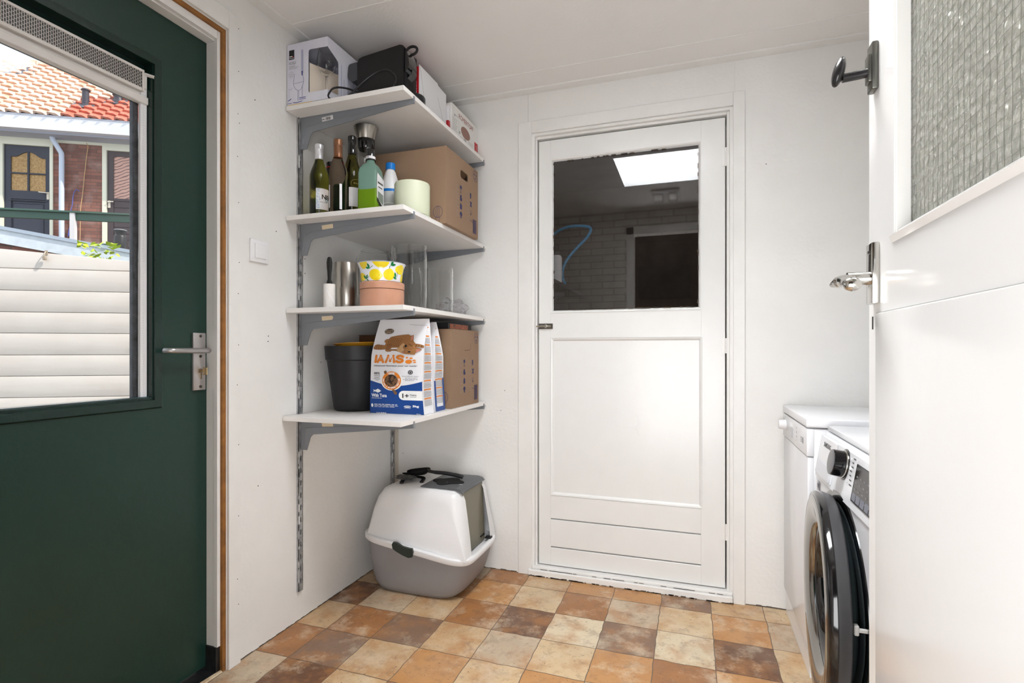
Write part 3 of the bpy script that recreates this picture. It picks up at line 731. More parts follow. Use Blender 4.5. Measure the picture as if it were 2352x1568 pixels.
# ------------------------------------------------------------------ rails, brackets, shelves
def rail(y0, lab):
    t = thing('shelf_rail', lab, 'shelf rail', (0.0, y0, 0.122), 'slotted wall rails of the shelving')
    y1 = y0+0.024; bm = bmesh.new()
    box(bm, 0.0, 0.011, y0, y0+0.002, 0.122, 2.058); box(bm, 0.0, 0.011, y1-0.002, y1, 0.122, 2.058)
    box(bm, 0.009, 0.011, y0, y0+0.008, 0.122, 2.058); box(bm, 0.009, 0.011, y0+0.0155, y1, 0.122, 2.058)
    z = 0.122
    while z < 2.05: box(bm, 0.009, 0.011, y0+0.0078, y0+0.0157, z, min(z+0.03, 2.058)); z += 0.05
    obj('channel', bm, m_rail, t, smooth=False)
    obj('channel_back', B(0.0, 0.003, y0+.002, y1-.002, 0.122, 2.058), m_rail, t, smooth=False)
    bm = bmesh.new()
    for q in range(30):
        z = 0.15+1.85*random.random(); l_ = 0.01+0.05*random.random(); box(bm, 0.0105, 0.0114, y0-0.0002, y0+0.001+0.004*random.random(), z, z+l_)
    obj('paint_smear', bm, m_pwhite, t, smooth=False)
rail(-0.749, 'grey slotted shelf rail on the left wall at the front end of the shelves')
rail(-0.046, 'grey slotted shelf rail beside the room corner, behind the litter box')
ZS = [2.063, 1.631, 1.267, 0.843]
nm = ['top shelf', 'second shelf down', 'third shelf down', 'lowest shelf']
def bracket(y, z, first=None, lab=''):
    t = thing('shelf_bracket', lab, 'shelf bracket', (0.011, y, z), 'grey shelf brackets')
    bm = bmesh.new()
    prism(bm, [(0.0115, z), (0.528, z), (0.528, z-0.017), (0.072, z-0.063), (0.060, z-0.075), (0.042, z-0.128), (0.0115, z-0.128)], 'y', y-0.0015, y+0.0015)
    obj('bracket_arm', bm, m_bracket, t, smooth=False)
    bm = bmesh.new(); prism(bm, [(0.528, z+0.008), (0.532, z+0.010), (0.532, z-0.017), (0.528, z-0.017)], 'y', y-0.0045, y+0.0045)
    box(bm, 0.0115, 0.528, y-0.0045, y+0.0045, z-0.0015, z)
    obj('bracket_lip', bm, m_bracket, t, smooth=False)
    bm = T(smooth_pts([(0.022, y-0.0015, z-0.105), (0.034, y-0.0015, z-0.05), (0.06, y-0.0015, z-0.036), (0.30, y-0.0015, z-0.020), (0.34, y-0.0015, z-0.014)], 5), 0.0022, seg=6)
    obj('pressed_rib', bm, m_bracket, t)
    return t
for i, z in enumerate(ZS):
    tag(obj('shelf_board', B(0.004, 0.53, -0.812 if i < 3 else -0.83, -0.004, z-0.018, z, 0.0008, 1), m_shelf, origin=(0.27, -0.4, z-0.018), smooth=False),
        'white melamine shelf board, ' + nm[i] + ' of the corner unit', 'shelf', 'white corner shelves')
    b = bracket(-0.737, z-0.018, lab='grey bracket nearest the door, front end of ' + nm[i])
    # price sticker
    zz = z-0.018
    if i < 4:
        s = obj('price_sticker', PR([(0.115, zz-0.012), (0.165, zz-0.010), (0.170, zz-0.017), (0.165, zz-0.027), (0.117, zz-0.029)] if i == 2 else [(0.115, zz-0.012), (0.168, zz-0.009), (0.170, zz-0.026), (0.118, zz-0.029)], 'y', -0.7395, -0.7385), m_label if i == 0 else m_sticker, b, smooth=False)
        fn = plane_fn((0.115, -0.7397, zz-0.029), (1, 0, 0), (0, 0, 1))
        if i == 0: flat('sticker_print', [DW(0.004, 0.006, 0.010, 0.006)]+[RE(0.02+k*0.0035, 0.004, 0.0215+k*0.0035+(k % 3)*0.0005, 0.015) for k in range(7)], m_pblack, fn, b, 0.0003)
    bracket(-0.034, z-0.018, lab='grey bracket in the corner, inner end of ' + nm[i])

# ================================================================== OBJECTS ON THE TOP SHELF
Z1, Z2, Z3, Z4 = [z+0.0006 for z in ZS]
# --- gift box with a window and a wine glass
t = thing('glass_gift_box', 'white and lilac gift box with cut-out window at the left end of the top shelf', 'box', (0.098, -0.70, Z1))
bx0, bx1, by0, by1, bz0, bz1 = 0.004, 0.196, -0.806, -0.602, Z1+0.004, 2.306
m_lilac = mat('lilac_white_card', S(218, 218, 232), 0.4, var=(6, 0.0), tint2=S(228, 229, 238))
m_inner = mat('inner_card', S(222, 210, 196), 0.6); m_lil = mat('lilac_print', S(110, 112, 160), 0.5); m_lil2 = mat('pale_lilac_print', S(176, 180, 206), 0.5)
bm = bmesh.new(); tk = 0.0018
def rnd(pts, r=0.006):
    out = []
    n = len(pts)
    for i in range(n):
        a, b, c = Vector(pts[i-1]), Vector(pts[i]), Vector(pts[(i+1) % n])
        d0 = (a-b); d1 = (c-b); q = min(r, d0.length/2.2, d1.length/2.2); p0 = b+d0.normalized()*q; p1 = b+d1.normalized()*q
        for k in range(4):
            s_ = k/3; out.append(tuple((1-s_)**2*p0+2*s_*(1-s_)*b+s_*s_*p1))
    return out
hx = 0.106
front = [(bx0, bz0), (bx1, bz0), (bx1, bz0+0.036), (hx+0.006, bz0+0.036), (hx+0.002, bz0+0.038), (hx, bz0+0.044), (hx, bz1-0.044), (hx+0.002, bz1-0.038), (hx+0.008, bz1-0.035), (bx1, bz1-0.038), (bx1, bz1), (bx0, bz1)]
prism(bm, front, 'y', by0, by0+tk)
ys_ = by0+tk; side = [(ys_, bz0), (by1-tk, bz0), (by1-tk, bz1), (ys_, bz1), (ys_, bz1-0.038), (by0+0.062, bz1-0.064), (by0+0.067, bz1-0.072), (by0+0.067, bz0+0.042), (by0+0.030, bz0+0.036), (ys_, bz0+0.036)]
prism(bm, side, 'x', bx1-tk, bx1)
box(bm, bx0, bx0+tk, by0+tk, by1-tk, bz0, bz1); box(bm, bx0, bx1, by1-tk, by1, bz0, bz1); box(bm, bx0+tk, bx1-tk, by0+tk, by1-tk, bz1-tk, bz1-0.0003); box(bm, bx0+tk, bx1-tk, by0+tk, by1-tk, bz0+0.0003, bz0+tk)
obj('carton', bm, m_lilac, t, smooth=False)
bm = bmesh.new()
prism(bm, [(0.108, by0+0.004), (0.110, by0+0.004), (0.160, by1-0.08), (0.194, by0+0.072), (0.1945, by0+0.075), (0.160, by1-0.077)], 'z', bz0+0.002, bz1-0.085)
obj('card_insert', bm, m_inner, t, smooth=False)
0 and obj('window_film', join(B(hx-0.003, bx1-0.002, by0+0.0022, by0+0.0026, bz0+0.03, bz1-0.03), B(bx1-0.0026, bx1-0.0022, by0+0.003, by0+0.072, bz0+0.03, bz1-0.03)), m_film, t, smooth=False)
fn = plane_fn((bx0, by0, bz0), (1, 0, 0), (0, 0, 1))
flat('black_logo_square', [RE(0.010, 0.178, 0.035, 0.215)], m_pblack, fn, t)
flat('logo_text', [DW(0.012, 0.188, 0.014, 0.006), DW(0.012, 0.182, 0.021, 0.003)], m_pwhite, fn, t, 0.0009)
flat('logo_mark', [EL(0.029, 0.188, 0.0022)], m_red, fn, t, 0.0009)
flat('box_text', [TX('NOBLE', 0.010, 0.158, w=0.033, h=0.011), DW(0.010, 0.150, 0.028, 0.003), DW(0.010, 0.145, 0.046, 0.0022), DW(0.010, 0.1405, 0.040, 0.0022), RI(0.020, 0.118, 0.0115, 0.0008), DW(0.014, 0.113, 0.012, 0.0025), DW(0.0135, 0.119, 0.013, 0.0025)], m_gprint, fn, t)
flat('printed_candle', [RE(0.068, 0.128, 0.078, 0.208), LN([(0.0745, 0.208), (0.0745, 0.216)], 0.0008)], m_lil2, fn, t)
flat('printed_glassware', [LN([(0.036, 0.120), (0.031, 0.085), (0.032, 0.075), (0.040, 0.060), (0.055, 0.050)], 0.0014), LN([(0.074, 0.115), (0.080, 0.090), (0.078, 0.075), (0.068, 0.056), (0.056, 0.050)], 0.0014),
   LN([(0.033, 0.081), (0.078, 0.083)], 0.0012), LN([(0.052, 0.050), (0.051, 0.012)], 0.0012), LN([(0.057, 0.050), (0.056, 0.012)], 0.0012), PO([(0.028, 0.006), (0.045, 0.0035), (0.070, 0.006), (0.078, 0.010), (0.066, 0.0085), (0.045, 0.0068), (0.030, 0.009)]),
   LN([(0.073, 0.068), (0.073, 0.025)], 0.0014), RE(0.060, 0.020, 0.090, 0.0235), RE(0.060, 0.0145, 0.090, 0.017), PO([(0.068, 0.126), (0.078, 0.126), (0.076, 0.108), (0.070, 0.107)]),
   LN([(0.006, 0.065), (0.014, 0.058), (0.026, 0.066)], 0.001), PO([(0.003, 0.018), (0.022, 0.026), (0.020, 0.021), (0.006, 0.015)]), RE(0.002, 0.005, 0.023, 0.0075), LN([(0.010, 0.058), (0.010, 0.03)], 0.0008)], m_lil, fn, t)
fs_ = plane_fn((bx1, by0, bz0), (0, 1, 0), (0, 0, 1))
flat('side_print', [LN([(0.082, 0.04), (0.084, 0.17)], 0.004), LN([(0.10, 0.02), (0.10, 0.12)], 0.003), LN([(0.125, 0.015), (0.127, 0.15)], 0.006), LN([(0.16, 0.02), (0.16, 0.14)], 0.004), EL(0.11, 0.03, 0.012, 0.004)], m_lil2, fs_, t)
wg = thing('wine_glass', 'clear wine glass standing inside the cut-out gift box', 'glass', (0.166, -0.748, bz0+0.002))
gp = [(0.0, .004), (0.034, .002), (0.034, .0035), (0.008, .008), (0.0042, .014), (0.0042, .105), (0.010, .112), (0.028, .125), (0.0405, .150), (0.0405, .172), (0.034, .205), (0.0315, .213), (0.0305, .213), (0.033, .205), (0.0393, .171), (0.0393, .151), (0.0275, .128), (0.010, .116), (0.0, .114)]
wz = bz0+0.002
tag(obj('bowl_and_stem', L([(r*0.88, wz+h) for r, h in gp], (0.1575, -0.764, 0), seg=48, caps=False), m_clear, wg, angle=60), '', '') if False else obj('bowl', L([(r*0.88, wz+h) for r, h in gp], (0.1575, -0.764, 0), seg=48, caps=False), m_clear, wg, angle=60)
tag(obj('booklet', B(0.012, 0.125, -0.809, -0.64, Z1, Z1+0.0032, 0.0005, 1), mat('yellow_paper', S(226, 186, 84), 0.7), origin=(0.07, -0.72, Z1), smooth=False), 'thin yellow leaflet lying under the gift box on the top shelf', 'leaflet')

# --- coffee machine
t = thing('coffee_machine', 'black capsule coffee machine on the top shelf with a coiled cable', 'coffee machine', (0.36, -0.63, Z1))
cz0, cz1 = Z1+0.004, 2.268
bm = bmesh.new()
prof = [(0.250, cz0), (0.452, cz0), (0.458, 2.284), (0.444, 2.289), (0.276, 2.272), (0.258, 2.266), (0.250, 2.250)]
prism(bm, prof, 'y', -0.694, -0.584)
bmesh.ops.remove_doubles(bm, verts=bm.verts[:], dist=1e-5)
obj('housing', bm, m_matte, t, angle=25)
bm = bmesh.new()
prism(bm, rnd([(0.452, 2.18), (0.474, 2.196), (0.480, 2.212), (0.476, 2.245), (0.464, 2.278), (0.452, 2.286)], 0.010), 'y', -0.684, -0.622)
obj('head', bm, m_gblack, t, angle=40)
obj('spout', PR([(0.460, 2.165), (0.484, 2.186), (0.484, 2.198), (0.466, 2.196)], 'y', -0.668, -0.632), m_gblack, t, smooth=False)
obj('front_grille', join(*[B(0.452, 0.463, -0.684+k*0.0072, -0.680+k*0.0072, Z1+0.03, 2.19) for k in range(10)]), m_matte, t, smooth=False)
bm = bmesh.new(); box(bm, 0.312, 0.445, -0.660, -0.618, 2.289, 2.297, 0.003, 2)
ltube = []
tube(bm, [(0.466+0.024*math.cos(a), -0.639, 2.290+0.0165*math.sin(a)) for a in [PI*2*k/24+PI for k in range(25)]], 0.0052, seg=10)
obj('lever', bm, m_rubber, t)
obj('water_tank', join(PR(rnd([(0.1975, 2.205), (0.202, 2.258), (0.250, 2.262), (0.250, 2.19), (0.215, 2.184)], 0.012), 'y', -0.685, -0.595)), mat('smoky_tank_plastic', S(82, 84, 88), 0.25, trans=0.2), t, smooth=False)
bm = L([(0.045, Z1), (0.047, Z1+0.004), (0.047, 2.098), (0.0445, 2.102), (0.041, 2.102), (0.041, 2.09), (0.0, 2.09)], (0.474, -0.640, 0), seg=48)
tr = obj('drip_tray', bm, mat('dark_tray_plastic', S(30, 33, 37), 0.25), t)
obj('cup_rest', L([(0.0, 2.0905), (0.040, 2.0905), (0.040, 2.093), (0, 2.093)], (0.474, -0.640, 0), seg=32), m_alu, tr)
bm = T(smooth_pts([(0.255, -0.700, 2.080), (0.200, -0.795, 2.070), (0.205, -0.80, 2.098), (0.225, -0.79, 2.112), (0.265, -0.775, 2.108), (0.32, -0.76, 2.088), (0.40, -0.745, 2.083), (0.440, -0.74, 2.10), (0.452, -0.735, 2.135), (0.430, -0.74, 2.165), (0.385, -0.745, 2.170), (0.33, -0.755, 2.140), (0.285, -0.77, 2.095), (0.262, -0.78, 2.071), (0.25, -0.74, 2.070)], 8), 0.0037, seg=8)
obj('cable', bm, m_rubber, t)

# --- red and white boxes
t = thing('red_box', 'large red and white carton behind the coffee machine on the top shelf', 'box', (0.38, -0.45, Z1))
obj('carton', B(0.315, 0.462, -0.577, -0.327, Z1, 2.262, 0.0008, 1), m_red, t, smooth=False)
obj('white_side', PR([(-0.5775, Z1), (-0.3265, Z1), (-0.3265, 2.258), (-0.406, 2.262), (-0.412, 2.269), (-0.574, 2.269)], 'x', 0.4625, 0.4645), mat('white_card_side', S(226, 226, 228), 0.5), t, smooth=False)
fn = plane_fn((0.4645, -0.577, Z1), (0, 1, 0), (0, 0, 1))
flat('fold_line', [LN([(0.008, 0.198), (0.042, 0.085)], 0.0013), LN([(0.165, 0.145), (0.243, 0.028)], 0.0013)], m_print, fn, t)
fn = plane_fn((0.315, -0.577, Z1), (1, 0, 0), (0, 0, 1))
flat('small_print', [DW(0.138, 0.07, 0.07, 0.004, 90), DW(0.131, 0.06, 0.05, 0.003, 90), DW(0.125, 0.06, 0.03, 0.003, 90)], m_label, fn, t)
t = thing('flat_red_box', 'narrow red and white box squeezed between the two bigger cartons on the top shelf', 'box', (0.42, -0.315, Z1))
obj('lower_red_part', B(0.36, 0.475, -0.3235, -0.3075, Z1, 2.145, 0.0006, 1), m_red, t, smooth=False)
obj('upper_white_part', B(0.36, 0.475, -0.3235, -0.3075, 2.1452, 2.212, 0.0006, 1), m_label, t, smooth=False)
t = thing('clay_pot_box', 'white carton with red lettering and a clay pot picture, far end of the top shelf', 'box', (0.42, -0.19, Z1))
obj('carton', B(0.30, 0.484, -0.305, -0.006, Z1+0.001, 2.232, 0.001, 1), mat('white_glossy_card', S(232, 230, 226), 0.35), t, smooth=False)
fn = plane_fn((0.484, -0.3075, Z1), (0, 1, 0), (0, 0, 1))
flat('red_lettering', [TX('RÖMERTOPF', 0.075, 0.126, w=0.17, h=0.026)], mat('wine_red_print', S(150, 30, 36), 0.5), fn, t)
pot = flat('pot_picture', [PO([(0.150+0.056*math.cos(a)*(1 if math.cos(a) > 0 else .9), 0.082+0.027*math.sin(a)) for a in [2*PI*k/26 for k in range(26)]])], mat('clay_print', S(150, 112, 100), 0.5), fn, t)
flat('red_corner_panel', [RE(0.262, 0.0, 0.303, 0.085), RE(0.16, 0.0, 0.262, 0.009)], m_red, fn, t)
flat('panel_text', [TX('RÖMERTOPF', 0.290, 0.012, w=0.062, rot=90)], m_pwhite, fn, t, 0.001)
flat('small_print', [RI(0.03, 0.12, 0.008, 0.008, 0.002), LN([(0.022, 0.125), (0.068, 0.125)], 0.002), RE(0.005, 0.018, 0.0062, 0.110), RE(0.005, 0.018, 0.075, 0.0190), RE(0.074, 0.018, 0.0752, 0.110)]+[LN([(0.012, 0.105-k*0.009), (0.06-(k % 3)*0.006, 0.105-k*0.009)], 0.0016) for k in range(9)]+[RE(0.130+k*0.0045, 0.020, 0.132+k*0.0045+(k % 2)*0.001, 0.052) for k in range(7)]+[LN([(0.085, 0.045-k*0.006), (0.115, 0.045-k*0.006)], 0.001) for k in range(4)]+[LN([(0.18, 0.058-k*0.007), (0.245, 0.058-k*0.007)], 0.001) for k in range(6)], m_gprint, fn, t)
flat('green_dot', [RI(0.085, 0.062, 0.006, 0.003)], m_gdark if False else mat('green_dot_print', S(30, 80, 60), 0.5), fn, t)

# ================================================================== BOTTLES ON THE SECOND SHELF
def wine(name, lab, x, y, H, R, body, cap, caplen, shoulder=0.62, neck=0.0145, capmat_r=0.0165, fill=None):
    t = thing(name, lab, 'bottle', (x, y, Z2), 'bottles on the second shelf')
    c = (x, y, Z2)
    sh_ = H*shoulder
    prof = [(R*0.55, 0.004), (R*0.9, 0.0), (R, 0.006), (R, sh_*0.84)]
    for k in range(1, 9):
        q = k/8; prof.append((neck+(R-neck)*(0.5+0.5*math.cos(PI*q)), sh_*0.84+(H*0.83-sh_*0.84)*q))
    prof += [(neck, H*0.83), (neck, H-caplen*0.3)]
    obj('glass_body', L(prof, c, seg=44), body, t, angle=60)
    zc = H-caplen
    cp = [(capmat_r*1.02, zc), (capmat_r, zc+0.002), (capmat_r*0.98, H-caplen*0.38), (capmat_r*1.03, H-caplen*0.36), (capmat_r*0.98, H-caplen*0.33), (capmat_r*1.02, H-caplen*0.18), (capmat_r*1.0, H-0.003), (capmat_r*0.85, H)]
    obj('cap', L(cp, c, seg=32), cap, t)
    return t
m_silver = mat('white_metal_cap', S(214, 214, 218), 0.32, metal=0.35); m_bronze = mat('bronze_foil', S(128, 88, 62), 0.35, metal=0.4)
b1 = wine('wine_bottle', 'green wine bottle with a silver-white cap, leftmost bottle on the second shelf', 0.108, -0.745, 0.292, 0.0365, m_gbottle, m_silver, 0.062, 0.64)
cR = 0.0368
def lab_cyl(name, c, r, a0, w_, v0, v1, m, parent):
    return flat(name, [GR(0, v0, w_, v1, 16, 1)], m, cyl_fn(c, r, a0), parent, 0.0003)
aim = lambda x, y: math.atan2(-2.499-y, 1.52-x)
a = aim(0.108, -0.745)
lab_cyl('label', (0.108, -0.745, Z2), 0.0365, a-0.35, 0.058, 0.025, 0.108, m_label, b1)
f_ = cyl_fn((0.108, -0.745, Z2), 0.0365, a-0.35)
flat('label_lettering', [TX('NEO', 0.022, 0.066, h=0.019, bold=.03), TX('PINOT GRIGIO', 0.016, 0.052, w=0.030, h=0.004)], m_pblack, f_, b1, 0.0008)
flat('label_monogram', [TX('O', 0.036, 0.056, h=0.014, bold=.03)], mat('teal_print', S(80, 140, 150), 0.5), f_, b1, 0.0006)
rr = random.Random(3)
flat('label_specks', [LN([(x, v), (x+0.001+0.004*rr.random(), v+0.0015*(rr.random()-.5))], 0.0009) for x, v in [(0.001+0.014*rr.random()**1.6, 0.028+0.078*rr.random()) for _ in range(90)]], m_lblue, f_, b1, 0.0005)
wine('wine_bottle', 'small dark bottle with a black cap and red ring, behind the silver-capped wine', 0.051, -0.60, 0.275, 0.033, m_gdark, m_gblack, 0.055, 0.74, 0.0155, 0.0182)
obj('red_ring', L([(0.0188, Z2+0.250), (0.0188, Z2+0.253)], (0.051, -0.60, 0), seg=28), m_red, bpy.data.objects['wine_bottle.001'])
b2_ = wine('wine_bottle', 'pale rosé wine bottle with a bronze foil top, second in the front row', 0.2134, -0.766, 0.290, 0.0335, m_rose, m_bronze, 0.072, 0.66)
a = aim(0.2134, -0.766)
lab_cyl('label', (0.2134, -0.766, Z2), 0.0335, a-1.45, 0.012, 0.02, 0.108, m_label, b2_)
lab_cyl('back_label', (0.2134, -0.766, Z2), 0.0335, a+0.15, 0.010, 0.012, 0.110, m_label, b2_)
b3_ = wine('wine_bottle', 'olive green wine bottle with a black cap and blank white label', 0.2237, -0.690, 0.330, 0.0367, m_gbottle, m_gblack, 0.072, 0.60)
a = aim(0.2237, -0.690)
lab_cyl('label', (0.2237, -0.690, Z2), 0.0367, a-0.35, 0.060, 0.040, 0.116, m_label, b3_)
f_ = cyl_fn((0.2237, -0.690, Z2), 0.0367, a-0.35)
flat('label_lettering', [TX('L', 0.056, 0.062, h=0.007)], m_gprint, f_, b3_, 0.0008)
flat('embossed_crest', [RI(0.035, 0.137, 0.026, 0.0015, 0.012, a0=0, a1=PI), DW(0.018, 0.130, 0.034, 0.010), LN([(0.009, 0.125), (0.061, 0.125)], 0.0015), LN([(0.009, 0.125), (0.009, 0.137)], 0.0015), LN([(0.061, 0.125), (0.061, 0.137)], 0.0015)], mat('old_gold_print', S(130, 118, 50), 0.4), f_, b3_, 0.0006)
wine('wine_bottle', 'dark bottle mostly hidden, its black cap just showing between two wine bottles', 0.128, -0.50, 0.262, 0.033, m_gdark, m_gblack, 0.055, 0.72, 0.0155, 0.0165)
# carafe
t = thing('carafe', 'glass carafe with a wide brushed steel funnel top behind the wine bottles', 'carafe', (0.231, -0.605, Z2)); c = (0.231, -0.605, Z2)
obj('glass_body', L([(0.0, 0.0), (0.030, 0.0), (0.048, 0.003), (0.051, 0.03), (0.048, 0.10), (0.036, 0.20), (0.0315, 0.275), (0.0325, 0.305), (0.0305, 0.305), (0.0298, 0.275), (0.0342, 0.20), (0.046, 0.10), (0.049, 0.03), (0.045, 0.006), (0.0, 0.004)], c, seg=48, caps=False), m_clear, t, angle=60)
obj('collar', L([(0.0325, 0.305), (0.0345, 0.308), (0.0365, 0.345), (0.028, 0.345)], c, seg=40), m_gblack, t)
obj('steel_funnel', L([(0.034, 0.346), (0.036, 0.346), (0.0495, 0.392), (0.0505, 0.397), (0.0485, 0.397), (0.042, 0.385), (0.026, 0.36), (0.0, 0.358)], c, seg=56), m_brush, t)
# liqueur bottle (square)
t = thing('liqueur_bottle', 'square frosted green bottle half full of green liqueur, black cap', 'bottle', (0.332, -0.722, Z2), 'bottles on the second shelf', rz=math.radians(8))
def sqb(hw, hd, z0, z1, rs=0.007): 
    return B(-hw, hw, -hd, hd, z0, z1, rs, 3)
bm = bmesh.new()
levels = [(0.037, 0.0), (0.039, 0.004), (0.039, 0.155), (0.036, 0.172), (0.026, 0.190), (0.017, 0.198), (0.015, 0.204), (0.015, 0.222)]
prev = None
for r_, z_ in levels:
    ring = []
    q = 0.30 if r_ > 0.03 else (0.6 if r_ > 0.02 else 1.0)
    for k in range(32):
        a = 2*PI*k/32; n_ = 2+ (1-q)*7; cx_ = math.copysign(abs(math.cos(a))**(2/n_), math.cos(a)); sy_ = math.copysign(abs(math.sin(a))**(2/n_), math.sin(a))
        ring.append(bm.verts.new((r_*cx_, r_*sy_*0.92, z_)))
    if prev:
        for k in range(32): bm.faces.new((prev[k], prev[(k+1) % 32], ring[(k+1) % 32], ring[k]))
    else: bm.faces.new(list(reversed(ring)))
    prev = ring
bm.faces.new(prev); bmesh.ops.recalc_face_normals(bm, faces=bm.faces[:])
obj('frosted_body', bm, m_frost, t, local=True, angle=50)
obj('liqueur', B(-0.0392, 0.0392, -0.0362, 0.0362, 0.005, 0.095, 0.008, 3), m_liq, t, local=True)
obj('cap', L([(0.0182, 0.208), (0.0182, 0.214), (0.0182, 0.250), (0.017, 0.252)], (0, 0, 0), seg=28), m_gblack, t, local=True)
bd = obj('neck_band', L([(0.0187, 0.213), (0.0187, 0.223)], (0, 0, 0), seg=28), m_label, t, local=True)
f_ = plane_fn((0.0395, -0.031, 0.008), (0, 1, 0), (0, 0, 1))
f2 = lambda u, v, l=0: (lambda p: INV[t.name].inverted() @ Vector(p))(f_(u, v, l))
flat('label', [PO([(0.0, 0.035), (0.062, 0.0), (0.062, 0.13), (0.004, 0.145), (0.0, 0.12)])], m_label, f2, t)
flat('label_picture', [PO([(0.008, 0.045), (0.055, 0.03), (0.055, 0.07), (0.008, 0.075)])], mat('landscape_print', S(120, 130, 120), 0.6), f2, t, 0.001)
flat('label_lettering', [DW(0.008, 0.105, 0.046, 0.012), DW(0.012, 0.090, 0.034, 0.008), PO([(0.0, 0.035), (0.062, 0.0), (0.062, 0.018), (0.0, 0.05)])], m_pblack, f2, t, 0.001)
f_3 = cyl_fn((0, 0, 0.2155), 0.0187, -PI/2-0.5); f3 = lambda u, v, l=0: INV[t.name].inverted() @ Vector(f_3(u, v, l))
flat('neck_lettering', [TX('WELL', 0.0, 0.0, w=0.018, h=0.005)], m_pblack, f3, t, 0.0004)
# cleaning bottle
t = thing('cleaning_bottle', 'white plastic cleaning bottle with a bright blue cap on the second shelf', 'bottle', (0.320, -0.560, Z2)); c = (0.320, -0.560, Z2)
obj('bottle_body', L([(0.034, 0.0), (0.040, 0.004), (0.041, 0.02), (0.041, 0.145), (0.039, 0.158), (0.0215, 0.216), (0.0165, 0.224), (0.0165, 0.236)], c, seg=48), m_wplas, t, angle=50)
obj('cap', L([(0.0195, 0.226), (0.020, 0.228), (0.0195, 0.252), (0.0175, 0.254)], c, seg=30), m_bluecap, t)
a = aim(0.320, -0.560)
lb = lab_cyl('back_label', c, 0.041, a-1.25, 0.068, 0.02, 0.142, mat('label_grey_text_ground', S(206, 208, 208), 0.5), t)
f_ = cyl_fn(c, 0.041, a-1.25)
flat('blue_stripe', [GR(0, 0.127, 0.068, 0.138, 12, 1)], m_bluecap, f_, t, 0.0006)
flat('white_stripe', [GR(0, 0.075, 0.068, 0.080, 12, 1), GR(0, 0.138, 0.068, 0.142, 12, 1)], m_pwhite, f_, t, 0.0006)
flat('fine_print', [LN([(0.003, v), (0.064-0.008*((i*7) % 5)/5, v)], 0.0011) for i, v in enumerate([0.085+k*0.0026 for k in range(15)]+[0.024+k*0.0026 for k in range(19)])], m_gprint, f_, t, 0.0008)
flat('hazard_diamond', [LN([(0.048, 0.052), (0.062, 0.068), (0.076, 0.052), (0.062, 0.036), (0.048, 0.052)], 0.0016)], m_red, f_, t, 0.001)
flat('hazard_mark', [TX('!', 0.059, 0.044, h=0.015, bold=.03)], m_pblack, f_, t, 0.001)
# cream pot
t = thing('plant_pot', 'round cream ceramic pot standing in front of the big cardboard box', 'pot', (0.447, -0.602, Z2)); c = (0.447, -0.602, Z2)
obj('pot_body', L([(0.056, 0.006), (0.069, 0.012), (0.0710, 0.018), (0.0710, 0.135), (0.0688, 0.140), (0.065, 0.139), (0.063, 0.13), (0.061, 0.02), (0, 0.018)], c, seg=64), mat('cream_glaze', S(208, 212, 186), 0.45), t)
obj('saucer', L([(0.045, 0.0), (0.0745, 0.001), (0.0755, 0.007), (0.072, 0.008), (0.0, 0.007)], c, seg=64), mat('cream_glaze_saucer', S(206, 210, 184), 0.45), t)

